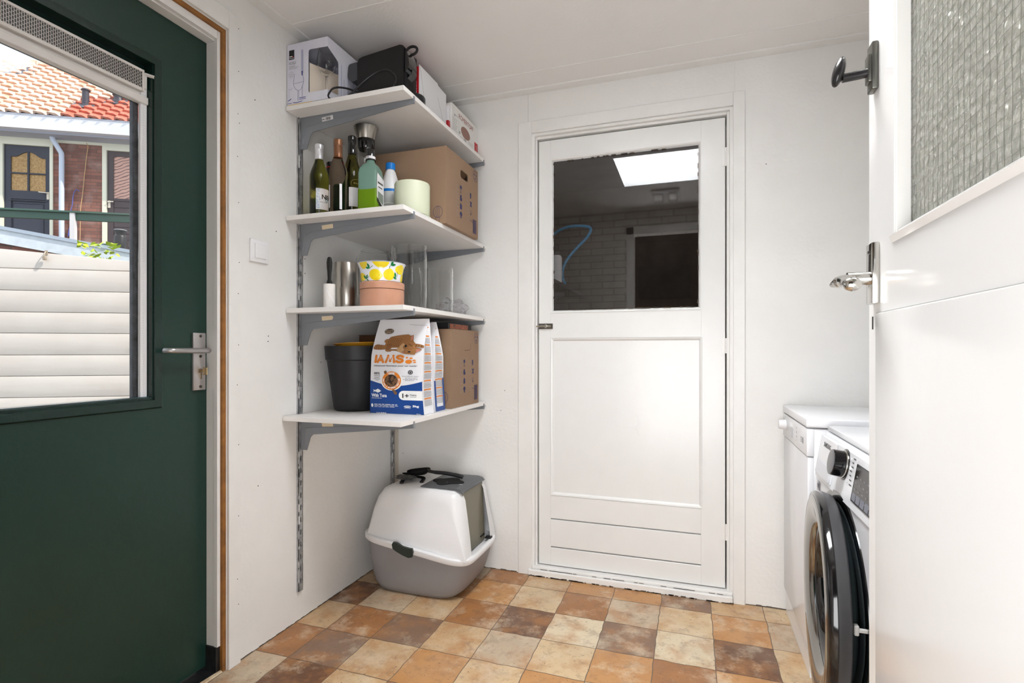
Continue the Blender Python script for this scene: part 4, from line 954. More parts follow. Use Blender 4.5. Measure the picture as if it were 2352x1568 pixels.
# ------------------------------------------------------------------ moving boxes
def moving_box(lab, x0, x1, y0, y1, z0, z1, handle_open=True, balloon=True, crest=True):
    t = thing('cardboard_box', lab, 'cardboard box', ((x0+x1)/2, (y0+y1)/2, z0), 'cardboard moving boxes')
    bm = bmesh.new(); tk = 0.004
    ya, yb = y0+0.42*(y1-y0), y0+0.42*(y1-y0)+0.085; za, zb = z0+0.73*(z1-z0), z0+0.73*(z1-z0)+0.036
    e_ = 0.0004; box(bm, x0, x1, y0, y0+tk, z0, z1); box(bm, x0, x1, y1-tk, y1, z0, z1); box(bm, x0, x0+tk, y0+tk, y1-tk, z0, z1); box(bm, x0+tk, x1-tk, y0+tk, y1-tk, z0+e_, z0+tk); box(bm, x0+tk, x1-tk, y0+tk, y1-tk, z1-tk, z1-e_)
    Y0, Y1 = y0+tk, y1-tk
    if handle_open:
        hole = rnd([(ya, za), (yb, za), (yb, zb), (ya, zb)], 0.014)
        # side panel with hole: four bands
        box(bm, x1-tk, x1, Y0, Y1, z0, za); box(bm, x1-tk, x1, Y0, Y1, zb, z1); box(bm, x1-tk, x1, Y0, ya, za, zb); box(bm, x1-tk, x1, yb, Y1, za, zb)
        for cy_, cz_, sy_, sz_ in ((ya, za, 1, 1), (yb, za, -1, 1), (yb, zb, -1, -1), (ya, zb, 1, -1)):
            pts = [(cy_, cz_)]+[(cy_+sy_*(0.013-0.013*math.sin(q)), cz_+sz_*(0.013-0.013*math.cos(q))) for q in [PI/2*k/5 for k in range(6)]]
            prism(bm, pts, 'x', x1-tk, x1)
    else: box(bm, x1-tk, x1, Y0, Y1, z0, z1)
    o = obj('carton', bm, m_card, t, smooth=False)
    if handle_open:
        bm = bmesh.new(); v = [bm.verts.new(p) for p in ((x1-tk, ya, zb), (x1-tk, yb, zb), (x1-0.03, yb-.004, zb-0.028), (x1-0.03, ya+.004, zb-0.028))]; bm.faces.new(v)
        obj('handle_flap', bm, m_cardd, t, smooth=False)
    else:
        fn = plane_fn((x1, ya, za), (0, 1, 0), (0, 0, 1))
        flat('handle_cut', [LN([(0.01, 0.0), (0.07, 0.002), (0.082, 0.012), (0.083, 0.035)], 0.0022)], m_cardd, fn, t)
    W_, H_ = y1-y0, z1-z0
    fn = plane_fn((x1, y0, z0), (0, 1, 0), (0, 0, 1))
    sq = []; ic = []
    for cc, (u, v0) in enumerate(((0.245*W_/.34, 0.56*H_), (0.60*W_/.34*0.9, 0.56*H_)))  if False else enumerate(((0.30*W_, 0.53*H_), (0.62*W_, 0.53*H_))):
        for k in range(4):
            v = v0-k*0.115*H_
            sq += [RE(u, v, u+0.022, v+0.001), RE(u, v+0.021, u+0.022, v+0.022), RE(u, v, u+0.001, v+0.022), RE(u+0.021, v, u+0.022, v+0.022)]
            x = u+0.034
            if cc == 0:
                if k == 0: ic += [PO([(x, v+0.014), (x+0.022, v+0.014), (x+0.019, v+0.028), (x+0.003, v+0.028)]), RE(x+0.009, v-0.002, x+0.013, v+0.014), RE(x+0.004, v-0.004, x+0.018, v-0.002)]
                elif k == 1: ic += [PO([(x+0.002, v-0.002), (x+0.022, v-0.002), (x+0.024, v+0.012), (x+0.016, v+0.012), (x+0.020, v+0.024), (x+0.004, v+0.024), (x, v+0.010)])]
                elif k == 2: ic += [RE(x+0.001, v-0.002, x+0.021, v+0.018), PO([(x+0.003, v+0.018), (x+0.019, v+0.018), (x+0.011, v+0.027)])]
                else: ic += [PO([(x+0.006, v-0.004), (x+0.018, v-0.004), (x+0.018, v+0.008), (x+0.026, v+0.010), (x+0.020, v+0.024), (x+0.004, v+0.024), (x-0.003, v+0.010), (x+0.006, v+0.008)])]
            else:
                if k == 0: ic += [PO([(x+0.002, v+0.0), (x+0.014, v+0.0), (x+0.016, v+0.022), (x+0.008, v+0.027), (x, v+0.022)])]
                elif k == 1: ic += [RE(x, v+0.018, x+0.024, v+0.023), RE(x+0.005, v+0.004, x+0.019, v+0.018), RE(x, v, x+0.024, v+0.004)]
                elif k == 2: ic += [LN([(x+0.004, v), (x+0.004, v+0.022)], 0.0015), LN([(x+0.012, v+0.004), (x+0.012, v+0.022)], 0.0022), EL(x+0.012, v+0.003, 0.005), LN([(x+0.018, v+0.01), (x+0.018, v+0.022)], 0.0012)]
                else: ic += [LN([(x-0.004, v+0.012), (x+0.042, v+0.006)], 0.0018)]
    flat('tick_squares', sq, m_gprint, fn, t); flat('contents_icons', ic, m_navy, fn, t)
    if crest:
        u, v = W_*0.90, H_*0.90
        flat('recycling_stamp', [RI(u, v, 0.026, 0.0022), RI(u, v, 0.017, 0.001)]+[PO([(u+0.013*math.cos(q)+0.006*math.cos(q+w_), v+0.011*math.sin(q)+0.006*math.sin(q+w_)) for w_ in (0, 1.4, 2.7, 4.3)]) for q in (0.5, 2.6, 4.7)], m_navy, fn, t)
        flat('barcode', [RE(W_*0.82+k*0.0052, 0.018, W_*0.82+k*0.0052+0.0024+(k % 3)*0.0008, 0.018+0.27*H_*0.75) for k in range(8)], m_navy, fn, t)
    fn = plane_fn((x1-0.10, y0, z0), (1, 0, 0), (0, 0, 1))
    if balloon:
        flat('balloon_print', [RI(0.062, 0.050, 0.022, 0.0016, 0.025), RI(0.062, 0.050, 0.009, 0.0012, 0.025), LN([(0.062, 0.026), (0.062, 0.075)], 0.0012), LN([(0.052, 0.028), (0.057, 0.008)], 0.0012), LN([(0.072, 0.028), (0.067, 0.008)], 0.0012)], m_navy, fn, t)
    return t, fn
t, fn = moving_box('big brown cardboard moving box filling the right half of the second shelf', 0.150, 0.5485, -0.500, -0.155, Z2, 1.955)
flat('side_lettering', [PO([(-0.030, 0.120), (-0.018, 0.120), (-0.004, 0.170), (-0.016, 0.170)]), PO([(-0.060, 0.120), (-0.048, 0.120), (-0.048, 0.160), (-0.060, 0.160)])], m_navy, fn, t)
moving_box('brown cardboard moving box on the lowest shelf beside the cat food bags', 0.150, 0.516, -0.380, -0.068, Z4, 1.196, handle_open=False)
tag(obj('cardboard_box', join(B(0.012, 0.146, -0.34, -0.02, Z4, 1.170, 0.001, 1), B(0.010, 0.146, -0.342, -0.018, 1.171, 1.1735)), mat('darker_cardboard', S(112, 78, 50), 0.8), origin=(0.08, -0.18, Z4), smooth=False), 'darker brown cardboard box at the back of the lowest shelf behind the flower pot', 'cardboard box')
t = thing('flame_book', 'dark book with an orange flame pattern lying on the lower moving box', 'book', (0.42, -0.22, 1.1965))
obj('cover', B(0.33, 0.49, -0.36, -0.10, 1.1966, 1.224, 0.001, 1), m_pblack, t, smooth=False)
m_flame = mat('flame_print', S(190, 90, 30), 0.4, var=(60, 0.0), tint2=S(60, 20, 14))
obj('picture', B(0.40, 0.4905, -0.34, -0.14, 1.1995, 1.221), m_flame, t, smooth=False)

# ================================================================== THIRD SHELF
t = thing('lint_roller', 'white lint roller with a black handle standing upright on the third shelf', 'lint roller', (0.172, -0.765, Z3)); c = (0.172, -0.765, Z3)
obj('adhesive_roll', L([(0.012, 0.0), (0.0212, 0.0), (0.0222, 0.002), (0.0222, 0.091), (0.0212, 0.093), (0.012, 0.093)], c, seg=40), mat('paper_roll', S(226, 222, 218), 0.6, bump=(90, 0.3)), t)
fn = cyl_fn(c, 0.0222, aim(0.172, -0.765)-1.1)
flat('spiral_seam', [LN([(0.001+0.0035*k, 0.088-0.0052*k*1.0) for k in range(14)], 0.0015), LN([(0.001+0.0035*k, 0.080-0.005*k*1.0) for k in range(14)], 0.0012)], m_wplas, fn, t, 0.0005)
obj('handle', L([(0.014, 0.0935), (0.013, 0.096), (0.0075, 0.112), (0.0085, 0.135), (0.0112, 0.160), (0.0118, 0.178), (0.0095, 0.194), (0.005, 0.1995), (0, 0.2005)], c, seg=32, sy=0.7), mat('matte_black_rubber', S(14, 14, 14), 0.55), t)
tag(obj('steel_vase', L([(0.030, 0.0), (0.0465, 0.001), (0.0475, 0.004), (0.0505, 0.189), (0.0497, 0.1905), (0.048, 0.1905), (0.045, 0.01), (0, 0.008)], (0.176, -0.660, Z3), seg=64), m_brush, origin=(0.176, -0.660, Z3)), 'brushed stainless steel cylinder vase between the lint roller and the bowl', 'vase')
t = thing('round_tin', 'round peach-coloured wooden box with a lid under the lemon bowl', 'box', (0.363, -0.690, Z3)); c = (0.363, -0.690, Z3)
m_peach = mat('peach_wood', S(198, 148, 122), 0.4, var=(9, 0.0), tint2=S(180, 130, 104))
obj('tin_body', L([(0.083, 0.0), (0.0852, 0.002), (0.0852, 0.068), (0.083, 0.068)], c, seg=72), m_peach, t)
obj('lid', L([(0.083, 0.0695), (0.0865, 0.071), (0.0865, 0.093), (0.0835, 0.0965), (0.0, 0.0965)], c, seg=72), m_peach, t)
obj('lid_gap', L([(0.0815, 0.066), (0.0825, 0.066), (0.0825, 0.072), (0.0815, 0.072)], c, seg=72), m_cardd, t)
t = thing('enamel_bowl', 'white enamel bowl painted with yellow lemons, on top of the peach box', 'bowl', (0.361, -0.690, Z3+0.097)); zb = Z3+0.0972; c = (0.361, -0.690, zb); BK = 0.86
bowlprof = [(0.080, 0.0), (0.088, 0.003), (0.0905, 0.010), (0.0935, 0.035), (0.0985, 0.062), (0.107, 0.083)]
def bowl_r(v):
    for (r0, z0), (r1, z1) in zip(bowlprof, bowlprof[1:]):
        if z0 <= v <= z1: return r0+(r1-r0)*(v-z0)/(z1-z0)
    return bowlprof[-1][0]
obj('bowl_body', L([(r*BK, h*BK) for r, h in bowlprof+[(0.1085, 0.085), (0.1075, 0.0865), (0.104, 0.083), (0.096, 0.062), (0.091, 0.035), (0.086, 0.006), (0.0, 0.004)]], c, seg=72), mat('white_enamel', S(236, 238, 246), 0.12, coat=0.4), t)
obj('rim', L([(r*BK, h*BK) for r, h in [(0.1075, 0.0845), (0.1095, 0.0855), (0.1075, 0.0875), (0.1060, 0.0862)]], c, seg=72, closed=True), mat('grey_blue_rim', S(150, 156, 172), 0.3), t)
a = aim(0.361, -0.690)
fb = lambda u, v, l=0: (c[0]+(bowl_r(v)*BK+l)*math.cos(a+u/0.098), c[1]+(bowl_r(v)*BK+l)*math.sin(a+u/0.098), c[2]+v*BK)
m_lem = mat('lemon_yellow', S(240, 214, 20), 0.2, coat=0.3); m_leaf = mat('leaf_green_print', S(10, 122, 60), 0.3)
def lemon(u, v, a_, b_, rot=0.0, vmin=0.002, vmax=0.0832):
    pts = []
    for k in range(26):
        q = 2*PI*k/26; r_ = 1+0.16*max(0, math.cos(q))**12; x, y = a_*r_*math.cos(q), b_*math.sin(q)
        pts.append((u+x*math.cos(rot)-y*math.sin(rot), min(max(v+x*math.sin(rot)+y*math.cos(rot), vmin), vmax)))
    ce = (u, min(max(v, 0.02), 0.07)); rings = [[(ce[0]+(p[0]-ce[0])*s_, ce[1]+(p[1]-ce[1])*s_) for p in pts] for s_ in (0.33, 0.66, 1.0)]
    vs = [ce]+[p for r_ in rings for p in r_]; n = 26; fs = [(0, 1+k, 1+(k+1) % n) for k in range(n)]
    for r_ in (0, 1):
        for k in range(n): fs.append((1+r_*n+k, 1+(r_+1)*n+k, 1+(r_+1)*n+(k+1) % n, 1+r_*n+(k+1) % n))
    return (vs, fs)
lem = [lemon(-0.030, 0.027, 0.030, 0.0245, -0.15), lemon(0.034, 0.029, 0.024, 0.027, 1.4), lemon(-0.003, 0.085, 0.033, 0.028, 3.0), lemon(-0.088, 0.078, 0.022, 0.024, 0.2), lemon(0.096, 0.055, 0.020, 0.034, 1.5), lemon(-0.115, 0.02, 0.03, 0.02), lemon(0.125, 0.02, 0.02, 0.02)]
flat('lemon_print', lem, m_lem, fb, t, 0.0009)
def leaf(u, v, l_, q): 
    d = (math.cos(q), math.sin(q)); n_ = (-d[1], d[0]); W2 = l_*0.22
    P2 = [(u, v)]+[(u+d[0]*l_*s_+n_[0]*W2*math.sin(PI*s_)*1.0, v+d[1]*l_*s_+n_[1]*W2*math.sin(PI*s_)) for s_ in (0.2, 0.4, 0.6, 0.8)]+[(u+d[0]*l_, v+d[1]*l_)]+[(u+d[0]*l_*s_-n_[0]*W2*math.sin(PI*s_), v+d[1]*l_*s_-n_[1]*W2*math.sin(PI*s_)) for s_ in (0.8, 0.6, 0.4, 0.2)]
    return PO(P2)
lv = [leaf(-0.055, 0.055, 0.022, 2.9), leaf(-0.055, 0.055, 0.024, 1.9), LN([(-0.055, 0.055), (-0.038, 0.066)], 0.002), leaf(0.038, 0.070, 0.022, 1.1), leaf(0.038, 0.070, 0.024, 0.2), LN([(0.034, 0.056), (0.033, 0.064), (0.038, 0.070)], 0.002),
      leaf(-0.078, 0.010, 0.026, 2.4), leaf(-0.078, 0.010, 0.022, 1.2), leaf(-0.078, 0.010, 0.014, -0.6), LN([(-0.078, 0.010), (-0.060, 0.022)], 0.002), leaf(0.070, 0.018, 0.026, 1.9), leaf(0.074, 0.012, 0.022, 2.7), LN([(0.074, 0.010), (0.078, 0.03), (0.077, 0.045)], 0.002)]
flat('leaf_print', lv, m_leaf, fb, t, 0.0011)
# glassware
def cyl_glass(name, lab, x, y, h, r, w_=0.0034, extra=None):
    return tag(obj(name, L([(0.0, 0.0), (r*0.9, 0.0), (r, 0.003), (r, h), (r-w_, h), (r-w_, 0.012), (0, 0.010)], (x, y, Z3), seg=64, caps=False), m_vase, origin=(x, y, Z3), angle=50), lab, 'vase', 'clear glass vases on the third shelf')
cyl_glass('glass_vase', 'tall wide clear glass cylinder vase right behind the lemon bowl', 0.386, -0.520, 0.272, 0.0745)
cyl_glass('glass_vase', 'shorter clear glass cylinder vase at the right end of the third shelf', 0.441, -0.340, 0.202, 0.0585)
rp = []
for k in range(20): rp.append((0.036+0.010*math.sin(k/19*PI*0.9+0.3)+0.0, 0.002+k*0.0088))
bm = bmesh.new(); seg = 48; rings = []
full = [(r_, z_, 1) for r_, z_ in rp]+[(r_-0.0025, z_, 1) for r_, z_ in reversed(rp)]
for kk, (r_, z_, s_) in enumerate(full):
    rings.append([bm.verts.new((0.398+(r_*0.9*(1+0.06*math.cos(12*2*PI*k/seg)*(1-z_/0.18)))*math.cos(2*PI*k/seg), -0.516+(r_*0.9*(1+0.06*math.cos(12*2*PI*k/seg)*(1-z_/0.18)))*math.sin(2*PI*k/seg), Z3+0.0125+z_+(0.004 if kk >= 20 and z_ < 0.003 else 0))) for k in range(seg)])
for A_, B_ in zip(rings, rings[1:]):
    for k in range(seg): bm.faces.new((A_[k], A_[(k+1) % seg], B_[(k+1) % seg], B_[k]))
bm.faces.new(rings[-1]); bm.faces.new(list(reversed(rings[0])))
bmesh.ops.recalc_face_normals(bm, faces=bm.faces[:])
tag(obj('ribbed_glass_vase', bm, m_clear, origin=(0.398, -0.516, Z3+0.0125), angle=60), 'small ribbed glass vase standing inside the tall cylinder vase', 'vase')
tag(obj('glass_bowl', L([(0, 0), (0.03, 0.0), (0.045, 0.002), (0.070, 0.10), (0.083, 0.19), (0.0815, 0.245), (0.062, 0.285), (0.059, 0.285), (0.078, 0.244), (0.0795, 0.19), (0.067, 0.10), (0.040, 0.008), (0, 0.007)], (0.150, -0.42, Z3), seg=56, caps=False), m_clear, origin=(0.150, -0.42, Z3), angle=60), 'round clear glass bowl vase behind the steel vase, its rim above the lemon bowl', 'vase')
# crumpled clear bag
bm = bmesh.new(); bmesh.ops.create_icosphere(bm, subdivisions=4, radius=1)
rr = random.Random(11)
from mathutils import noise
for v in bm.verts:
    n_ = noise.noise(v.co*2.2)*0.5+noise.noise(v.co*6)*0.22
    v.co = v.co*(1+n_*0.55); v.co.z = max(v.co.z, -0.55)
bm.transform(Matrix.Translation((0.412, -0.165, Z3+0.030)) @ Matrix.Diagonal((0.080, 0.068, 0.052, 1)))
tag(obj('plastic_bag', bm, mat('clear_crinkled_plastic', S(228, 226, 228), 0.18, trans=0.75, ior=1.2), origin=(0.405, -0.20, Z3+0.001), angle=25), 'crumpled clear plastic bag behind the shorter glass vase', 'plastic bag')

# ================================================================== LOWEST SHELF
t = thing('flower_pot', 'large charcoal plastic flower pot on the lowest shelf', 'flower pot', (0.131, -0.535, Z4)); c = (0.131, -0.535, Z4)
obj('pot_body', L([(0.082, 0.0), (0.088, 0.004), (0.092, 0.014), (0.120, 0.214), (0.1255, 0.219), (0.1295, 0.272), (0.1295, 0.276), (0.125, 0.276), (0.122, 0.225), (0.115, 0.20), (0.085, 0.012), (0.0, 0.010)], c, seg=80), mat('charcoal_plastic', S(31, 31, 34), 0.5), t)
m_yel = mat('ochre_plastic', S(216, 156, 40), 0.35)
for i, (x, y, z, r_, rt, lab) in enumerate(((0.131, -0.535, 0.235, 0.096, 0.0, 'ochre yellow plant pot sitting upright inside the charcoal pot'), (0.135, -0.535, 0.262, 0.086, 0.0, 'upper ochre saucer stacked in the charcoal flower pot'))):
    bm = L([(r_*0.62, -0.07), (r_*0.8, -0.066), (r_*0.93, 0.0), (r_*1.02, 0.004), (r_*1.06, 0.014), (r_*1.0, 0.014), (r_*0.88, 0.0), (r_*0.76, -0.06), (0, -0.062)] if i == 0 else [(r_*0.7, 0.0), (r_*0.86, 0.002), (r_*1.02, 0.022), (r_*1.10, 0.024), (r_*1.10, 0.027), (r_*1.0, 0.027), (r_*0.82, 0.005), (0, 0.004)], (0, 0, 0), seg=56)
    bm.transform(Matrix.Translation((x, y, Z4+z)) @ Matrix.Rotation(math.radians(-3), 4, 'Y'))
    tag(obj('yellow_pot', bm, m_yel, origin=(x, y, Z4+z-0.05)), lab, 'plant pot')

# --- cat food bags
def food_bag(lab, x0, x1, y0, y1, H, xt0, xt1, print_front=True, yaw=0.0, loc=None):
    t = thing('cat_food_bag', lab, 'cat food bag', loc or ((x0+x1)/2, (y0+y1)/2, Z4), 'cat food bags', rz=yaw)
    W_ = x1-x0; D_ = y1-y0; cx_ = 0.0
    w0 = -W_/2; top0, top1 = xt0-(x0+x1)/2, xt1-(x0+x1)/2
    def xl(v):
        s_ = v/H
        return w0+0.004*math.sin(s_*PI)*0+(top0-w0)*max(0, (s_-0.60)/0.40)**1.1+0.006*min(1, s_*6)*0-0.006*math.sin(min(1, s_/0.6)*PI)*0.3+0.007*(1-min(1, s_*1.4))*-1
    def xr(v):
        s_ = v/H
        return -w0+(top1+w0)*max(0, (s_-0.60)/0.40)**1.3-0.012*math.sin(min(1, s_/0.62)*PI)*0.6+0.003*(1-min(1, s_*1.4))
    def yf(v, u=0.5):
        s_ = v/H
        return -D_/2+(D_*0.44)*max(0, (s_-0.62)/0.38)**1.35-0.006*math.sin(PI*u)*math.sin(PI*min(1, s_*1.1))
    def yb(v): 
        s_ = v/H
        return D_/2-(D_*0.52)*max(0, (s_-0.45)/0.55)**1.2
    bm = bmesh.new(); NV = 40; NU = 10
    F_ = []; Bk_ = []; SR = []; SL = []
    for j in range(NV+1):
        v = H*j/NV; top_d = 0.010*math.sin(7*0.8) 
        F_.append([bm.verts.new((xl(v)+(xr(v)-xl(v))*i/NU, yf(v, i/NU), v-(0.012*math.sin(PI*i/NU*2.2)**2*(j/NV)**8))) for i in range(NU+1)])
        Bk_.append([bm.verts.new((xl(v)+(xr(v)-xl(v))*i/NU, yb(v), v)) for i in range(NU+1)])
        gus = 0.028*max(0, (v/H-0.50)/0.50); ym = (yf(v, 1)+yb(v))/2
        SR.append(bm.verts.new((xr(v)-gus, ym, v))); SL.append(bm.verts.new((xl(v)+gus, ym, v)))
    for j in range(NV):
        for i in range(NU):
            bm.faces.new((F_[j][i], F_[j][i+1], F_[j+1][i+1], F_[j+1][i])); bm.faces.new((Bk_[j][i+1], Bk_[j][i], Bk_[j+1][i], Bk_[j+1][i+1]))
        bm.faces.new((F_[j][NU], SR[j], SR[j+1], F_[j+1][NU])); bm.faces.new((SR[j], Bk_[j][NU], Bk_[j+1][NU], SR[j+1]))
        bm.faces.new((SL[j], F_[j][0], F_[j+1][0], SL[j+1])); bm.faces.new((Bk_[j][0], SL[j], SL[j+1], Bk_[j+1][0]))
    bm.faces.new([*F_[0], SR[0], *reversed(Bk_[0]), SL[0]]); bm.faces.new([*reversed(F_[NV]), SL[NV], *Bk_[NV], SR[NV]])
    bmesh.ops.recalc_face_normals(bm, faces=bm.faces[:])
    obj('bag_body', bm, mat('white_bag_film', S(234, 234, 238), 0.3, bump=(9, 0.35)), t, local=True, angle=50)
    MW = INV[t.name].inverted()
    K = 0.385/1440
    def fn(px, py, l=0):    # design pixels of the bag front: 0..800 wide, 1480 at the bottom, 50 at the top
        v = max((1485-py)*H/1430, 0.0005); L_ = 30+ (50-30)*min(1, (1485-py)/500); R_ = 795 + (755-795)*min(1, (1485-py)/500)
        u = min(max((px-L_)/(R_-L_), 0.0), 1.0)
        return MW @ Vector((xl(v)+(xr(v)-xl(v))*u, yf(v, u)-l*1.2, v))
    def fnf(px, py, l=0): return fn(px, py, l)
    def D(vs_fs): return vs_fs
    if print_front:
        def tess(u0, u1, ytop, ybot, n=30, m=10):
            vs = []; fs = []
            for j in range(m+1):
                for i in range(n+1):
                    px = u0+(u1-u0)*i/n; yt = ytop(px); vs.append((px, yt+(ybot-yt)*j/m))
            for j in range(m):
                for i in range(n): fs.append((j*(n+1)+i, (j+1)*(n+1)+i, (j+1)*(n+1)+i+1, j*(n+1)+i+1))
            return (vs, fs)
        flat('blue_panel', [tess(20, 800, lambda x: 985+78*math.sin(PI*min(1, max(0, (x-40)/740))), 1484)], m_blue, fn, t, 0.0010)
        flat('white_marks', [EL(355, 985, 150, 150), PO([(520, 1133), (800, 1133), (800, 1273), (520, 1273)]+[(520-65*math.sin(q), 1203+70*math.cos(q)) for q in [PI*k/10 for k in range(1, 10)]]),
             ([(x, -y+0) for x, y in []], [])]+[FT('With Tuna', 65, 1238, 222, 52, .03), FT('3kg', 640, 1384, 88, 40, .03), FD(66, 1258, 155, 10), FD(100, 1352, 330, 15), FD(100, 1370, 340, 10), FD(100, 1388, 290, 10),
             EL(70, 1365, 15, 28), PO([(92, 1120), (112, 1135), (135, 1128), (160, 1112), (185, 1126), (206, 1142), (190, 1158), (160, 1172), (130, 1158), (112, 1150), (94, 1168), (100, 1145)]), RI(570, 1368, 48, 6, 16), RE(525, 1372, 615, 1378), FD(540, 1372, 60, 9), FD(528, 1396, 88, 8),
             FT('IAMS', 130, 1484, 140, 16, .03), FT('3kg', 690, 1482, 60, 14, .03)], m_pwhite, fn, t, 0.0018)
        flat('orange_marks', [RI(355, 985, 130, 42, 138), *STK([[(128, 612), (119, 708)], [(152, 708), (190, 612), (228, 708)], [(170, 678), (214, 678)], [(268, 708), (296, 612), (326, 692), (368, 612), (382, 708)], [(498, 628), (470, 614), (436, 616), (420, 634), (436, 652), (476, 664), (496, 684), (478, 704), (444, 708), (414, 694)]], 33), EL(575, 700, 44, 30)]+[EL(550, 640, 18, 12), EL(604, 648, 22, 13), EL(645, 680, 22, 11), EL(654, 708, 20, 10)], m_orange, fn, t, 0.0026)
        flat('kibble_disc', [EL(352, 985, 88, 92)], mat('kibble_dark', S(52, 34, 24), 0.6), fn, t, 0.0032)
        rk = random.Random(5); kb = []
        for _ in range(34):
            q = rk.random()*2*PI; d_ = 78*math.sqrt(rk.random()); a_ = rk.random()*3
            kb.append(([(352+d_*math.cos(q)+16*math.cos(a_+k*PI/3)*(.7+.5*rk.random()), 985+d_*math.sin(q)+16*math.sin(a_+k*PI/3)) for k in range(6)], [tuple(range(6))]))
        kb += [PO([(250, 850), (275, 832), (292, 850), (288, 880), (262, 888)]), PO([(368, 1125), (395, 1115), (440, 1160), (432, 1195), (405, 1190)])]
        flat('kibble_picture', kb, mat('kibble_brown', S(116, 84, 56), 0.6), fn, t, 0.0038)
        flat('ring_lettering', [FT('100%', 305, 892, 98, 32, .04)]+[FTR(ch, 355, 985, 109, math.radians(192-k*7.4), 19) for k, ch in enumerate('Complete & Balanced Nutrition')], m_pwhite, fn, t, 0.0036)
        flat('grey_lettering', [FT('Advanced Nutrition your cat needs¹', 98, 780, 588, 28, .02), FT('88%', 105, 896, 84, 36, .02), FD(105, 922, 90, 12), FD(112, 946, 76, 9), FD(104, 966, 90, 9), FD(130, 984, 46, 9), FT('Strong immune system', 497, 925, 215, 15, .02), FD(535, 946, 160, 8), FD(510, 966, 190, 8), FD(535, 982, 120, 8),
             FT('1+', 505, 1240, 88, 66, .03), FT('Years', 605, 1205, 90, 22, .02), FD(612, 1226, 84, 9), RI(605, 857, 32, 12), PO([(592, 845), (618, 845), (616, 865), (605, 875), (594, 865)])], m_print, fn, t, 0.0026)
        cat = [(65, 490), (80, 450), (120, 440), (185, 450), (222, 455), (228, 420), (205, 405), (205, 380), (225, 362), (255, 360), (290, 325), (370, 308), (450, 297), (520, 292), (556, 310), (575, 310), (592, 295), (600, 340), (605, 390), (640, 430), (700, 440), (760, 460), (795, 488), (780, 498), (720, 490), (680, 480), (650, 485), (700, 500), (730, 512), (720, 530), (690, 548), (655, 570), (645, 596), (600, 594), (540, 588), (490, 580), (440, 556), (390, 538), (335, 535), (318, 550), (270, 552), (245, 540), (240, 515), (180, 522), (110, 520), (72, 512)]
        flat('cat_picture', [PO(cat)], mat('ginger_cat_print', S(158, 110, 64), 0.6), fn, t, 0.0026)
        st = [LN([(280+k*28, 330+4*k), (262+k*26, 400+5*k), (268+k*24, 455+4*k)], 5) for k in range(7)]+[LN([(250, 440+k*22), (285, 448+k*20), (322, 440+k*22)], 5) for k in range(4)]+[LN([(655+k*36, 440+k*6), (650+k*36, 478+k*4)], 9) for k in range(4)]+[LN([(540+12*k, 420+9*k), (560+16*k, 450+9*k)], 4) for k in range(4)]+[LN([(110+35*k, 445), (104+35*k, 515)], 5) for k in range(3)]
        flat('cat_stripes', st, mat('cat_dark_fur_print', S(112, 70, 38), 0.6), fn, t, 0.0032)
        flat('cat_light_fur', [PO([(400, 500), (470, 470), (500, 520), (495, 575), (440, 555), (400, 530)]), PO([(470, 420), (500, 440), (480, 480), (440, 500), (430, 470)])], mat('cat_pale_fur_print', S(196, 156, 112), 0.6), fn, t, 0.0030)
        flat('cat_ear', [PO([(660, 515), (722, 512), (700, 545), (662, 560)]), PO([(565, 330), (588, 310), (594, 365), (570, 385)]), PO([(478, 555), (505, 552), (502, 572), (488, 572)])], mat('cat_pink_print', S(196, 128, 116), 0.6), fn, t, 0.0034)
        flat('cat_eyes', [EL(517, 466, 15, 20), EL(572, 552, 20, 10), EL(490, 552, 7, 6)], m_pblack, fn, t, 0.0036)
        flat('seal_badge', [EL(235, 242, 66, 42)], mat('badge_brown', S(58, 40, 34), 0.5), fn, t, 0.0022)
        flat('seal_text', [FD(188, 240, 94, 16), FD(200, 264, 70, 14), RI(235, 242, 58, 3, 36)], m_sticker, fn, t, 0.0028)
        flat('tear_line', [LN([(505, 143), (770, 160)], 4), LN([(770, 160), (800, 185), (815, 170)], 4), LN([(790, 195), (800, 165)], 4)], m_gprint, fn, t, 0.0018)
    # side panel print (+x)
    def fs(u, v, l=0):
        s_ = v/H; gus = 0.028*max(0, (s_-0.50)/0.50); ya, yb_ = yf(v, 1), yb(v); ym = (ya+yb_)/2
        y = ya+(yb_-ya)*u; k = 1-abs(u-0.5)*2
        return MW @ Vector((xr(v)-gus*k+l+0.0004, y, v))
    txt = []; orr = []
    for k in range(9):
        v = 0.060+k*0.036
        if v > H*0.93: break
        u0_ = 0.12 if v < H*0.7 else 0.15; orr.append(([(u0_, v), (0.5, v+0.001), (0.84, v), (0.84, v+0.0055), (0.5, v+0.0065), (u0_, v+0.0055)], [(0, 1, 4, 5), (1, 2, 3, 4)]))
        if v < H*0.9:
            for r_ in range(5): txt.append(([(0.10, v-0.006-r_*0.0048), (0.5, v-0.006-r_*0.0048), (0.88, v-0.006-r_*0.0048), (0.88, v-0.0036-r_*0.0048), (0.5, v-0.0036-r_*0.0048), (0.10, v-0.0036-r_*0.0048)], [(0, 1, 4, 5), (1, 2, 3, 4)]))
    flat('side_orange_bars', orr, m_orange, fs, t, 0.0008); flat('side_fine_print', txt, mat('side_fine_print_grey', S(170, 170, 174), 0.6), fs, t, 0.0006)
    if not print_front:
        bb = []
        for v0_, v1_ in ((0.002, 0.05), (0.13, 0.17)): bb.append(RE(0.0, v0_, 0.12, v1_))
        flat('blue_side_edge', [RE(0, 0.002, 0.16, 0.13), RE(0.86, 0.002, 1, 0.14), RE(0.16, 0.002, 0.86, 0.020)], m_blue, fs, t, 0.0010)
    return t
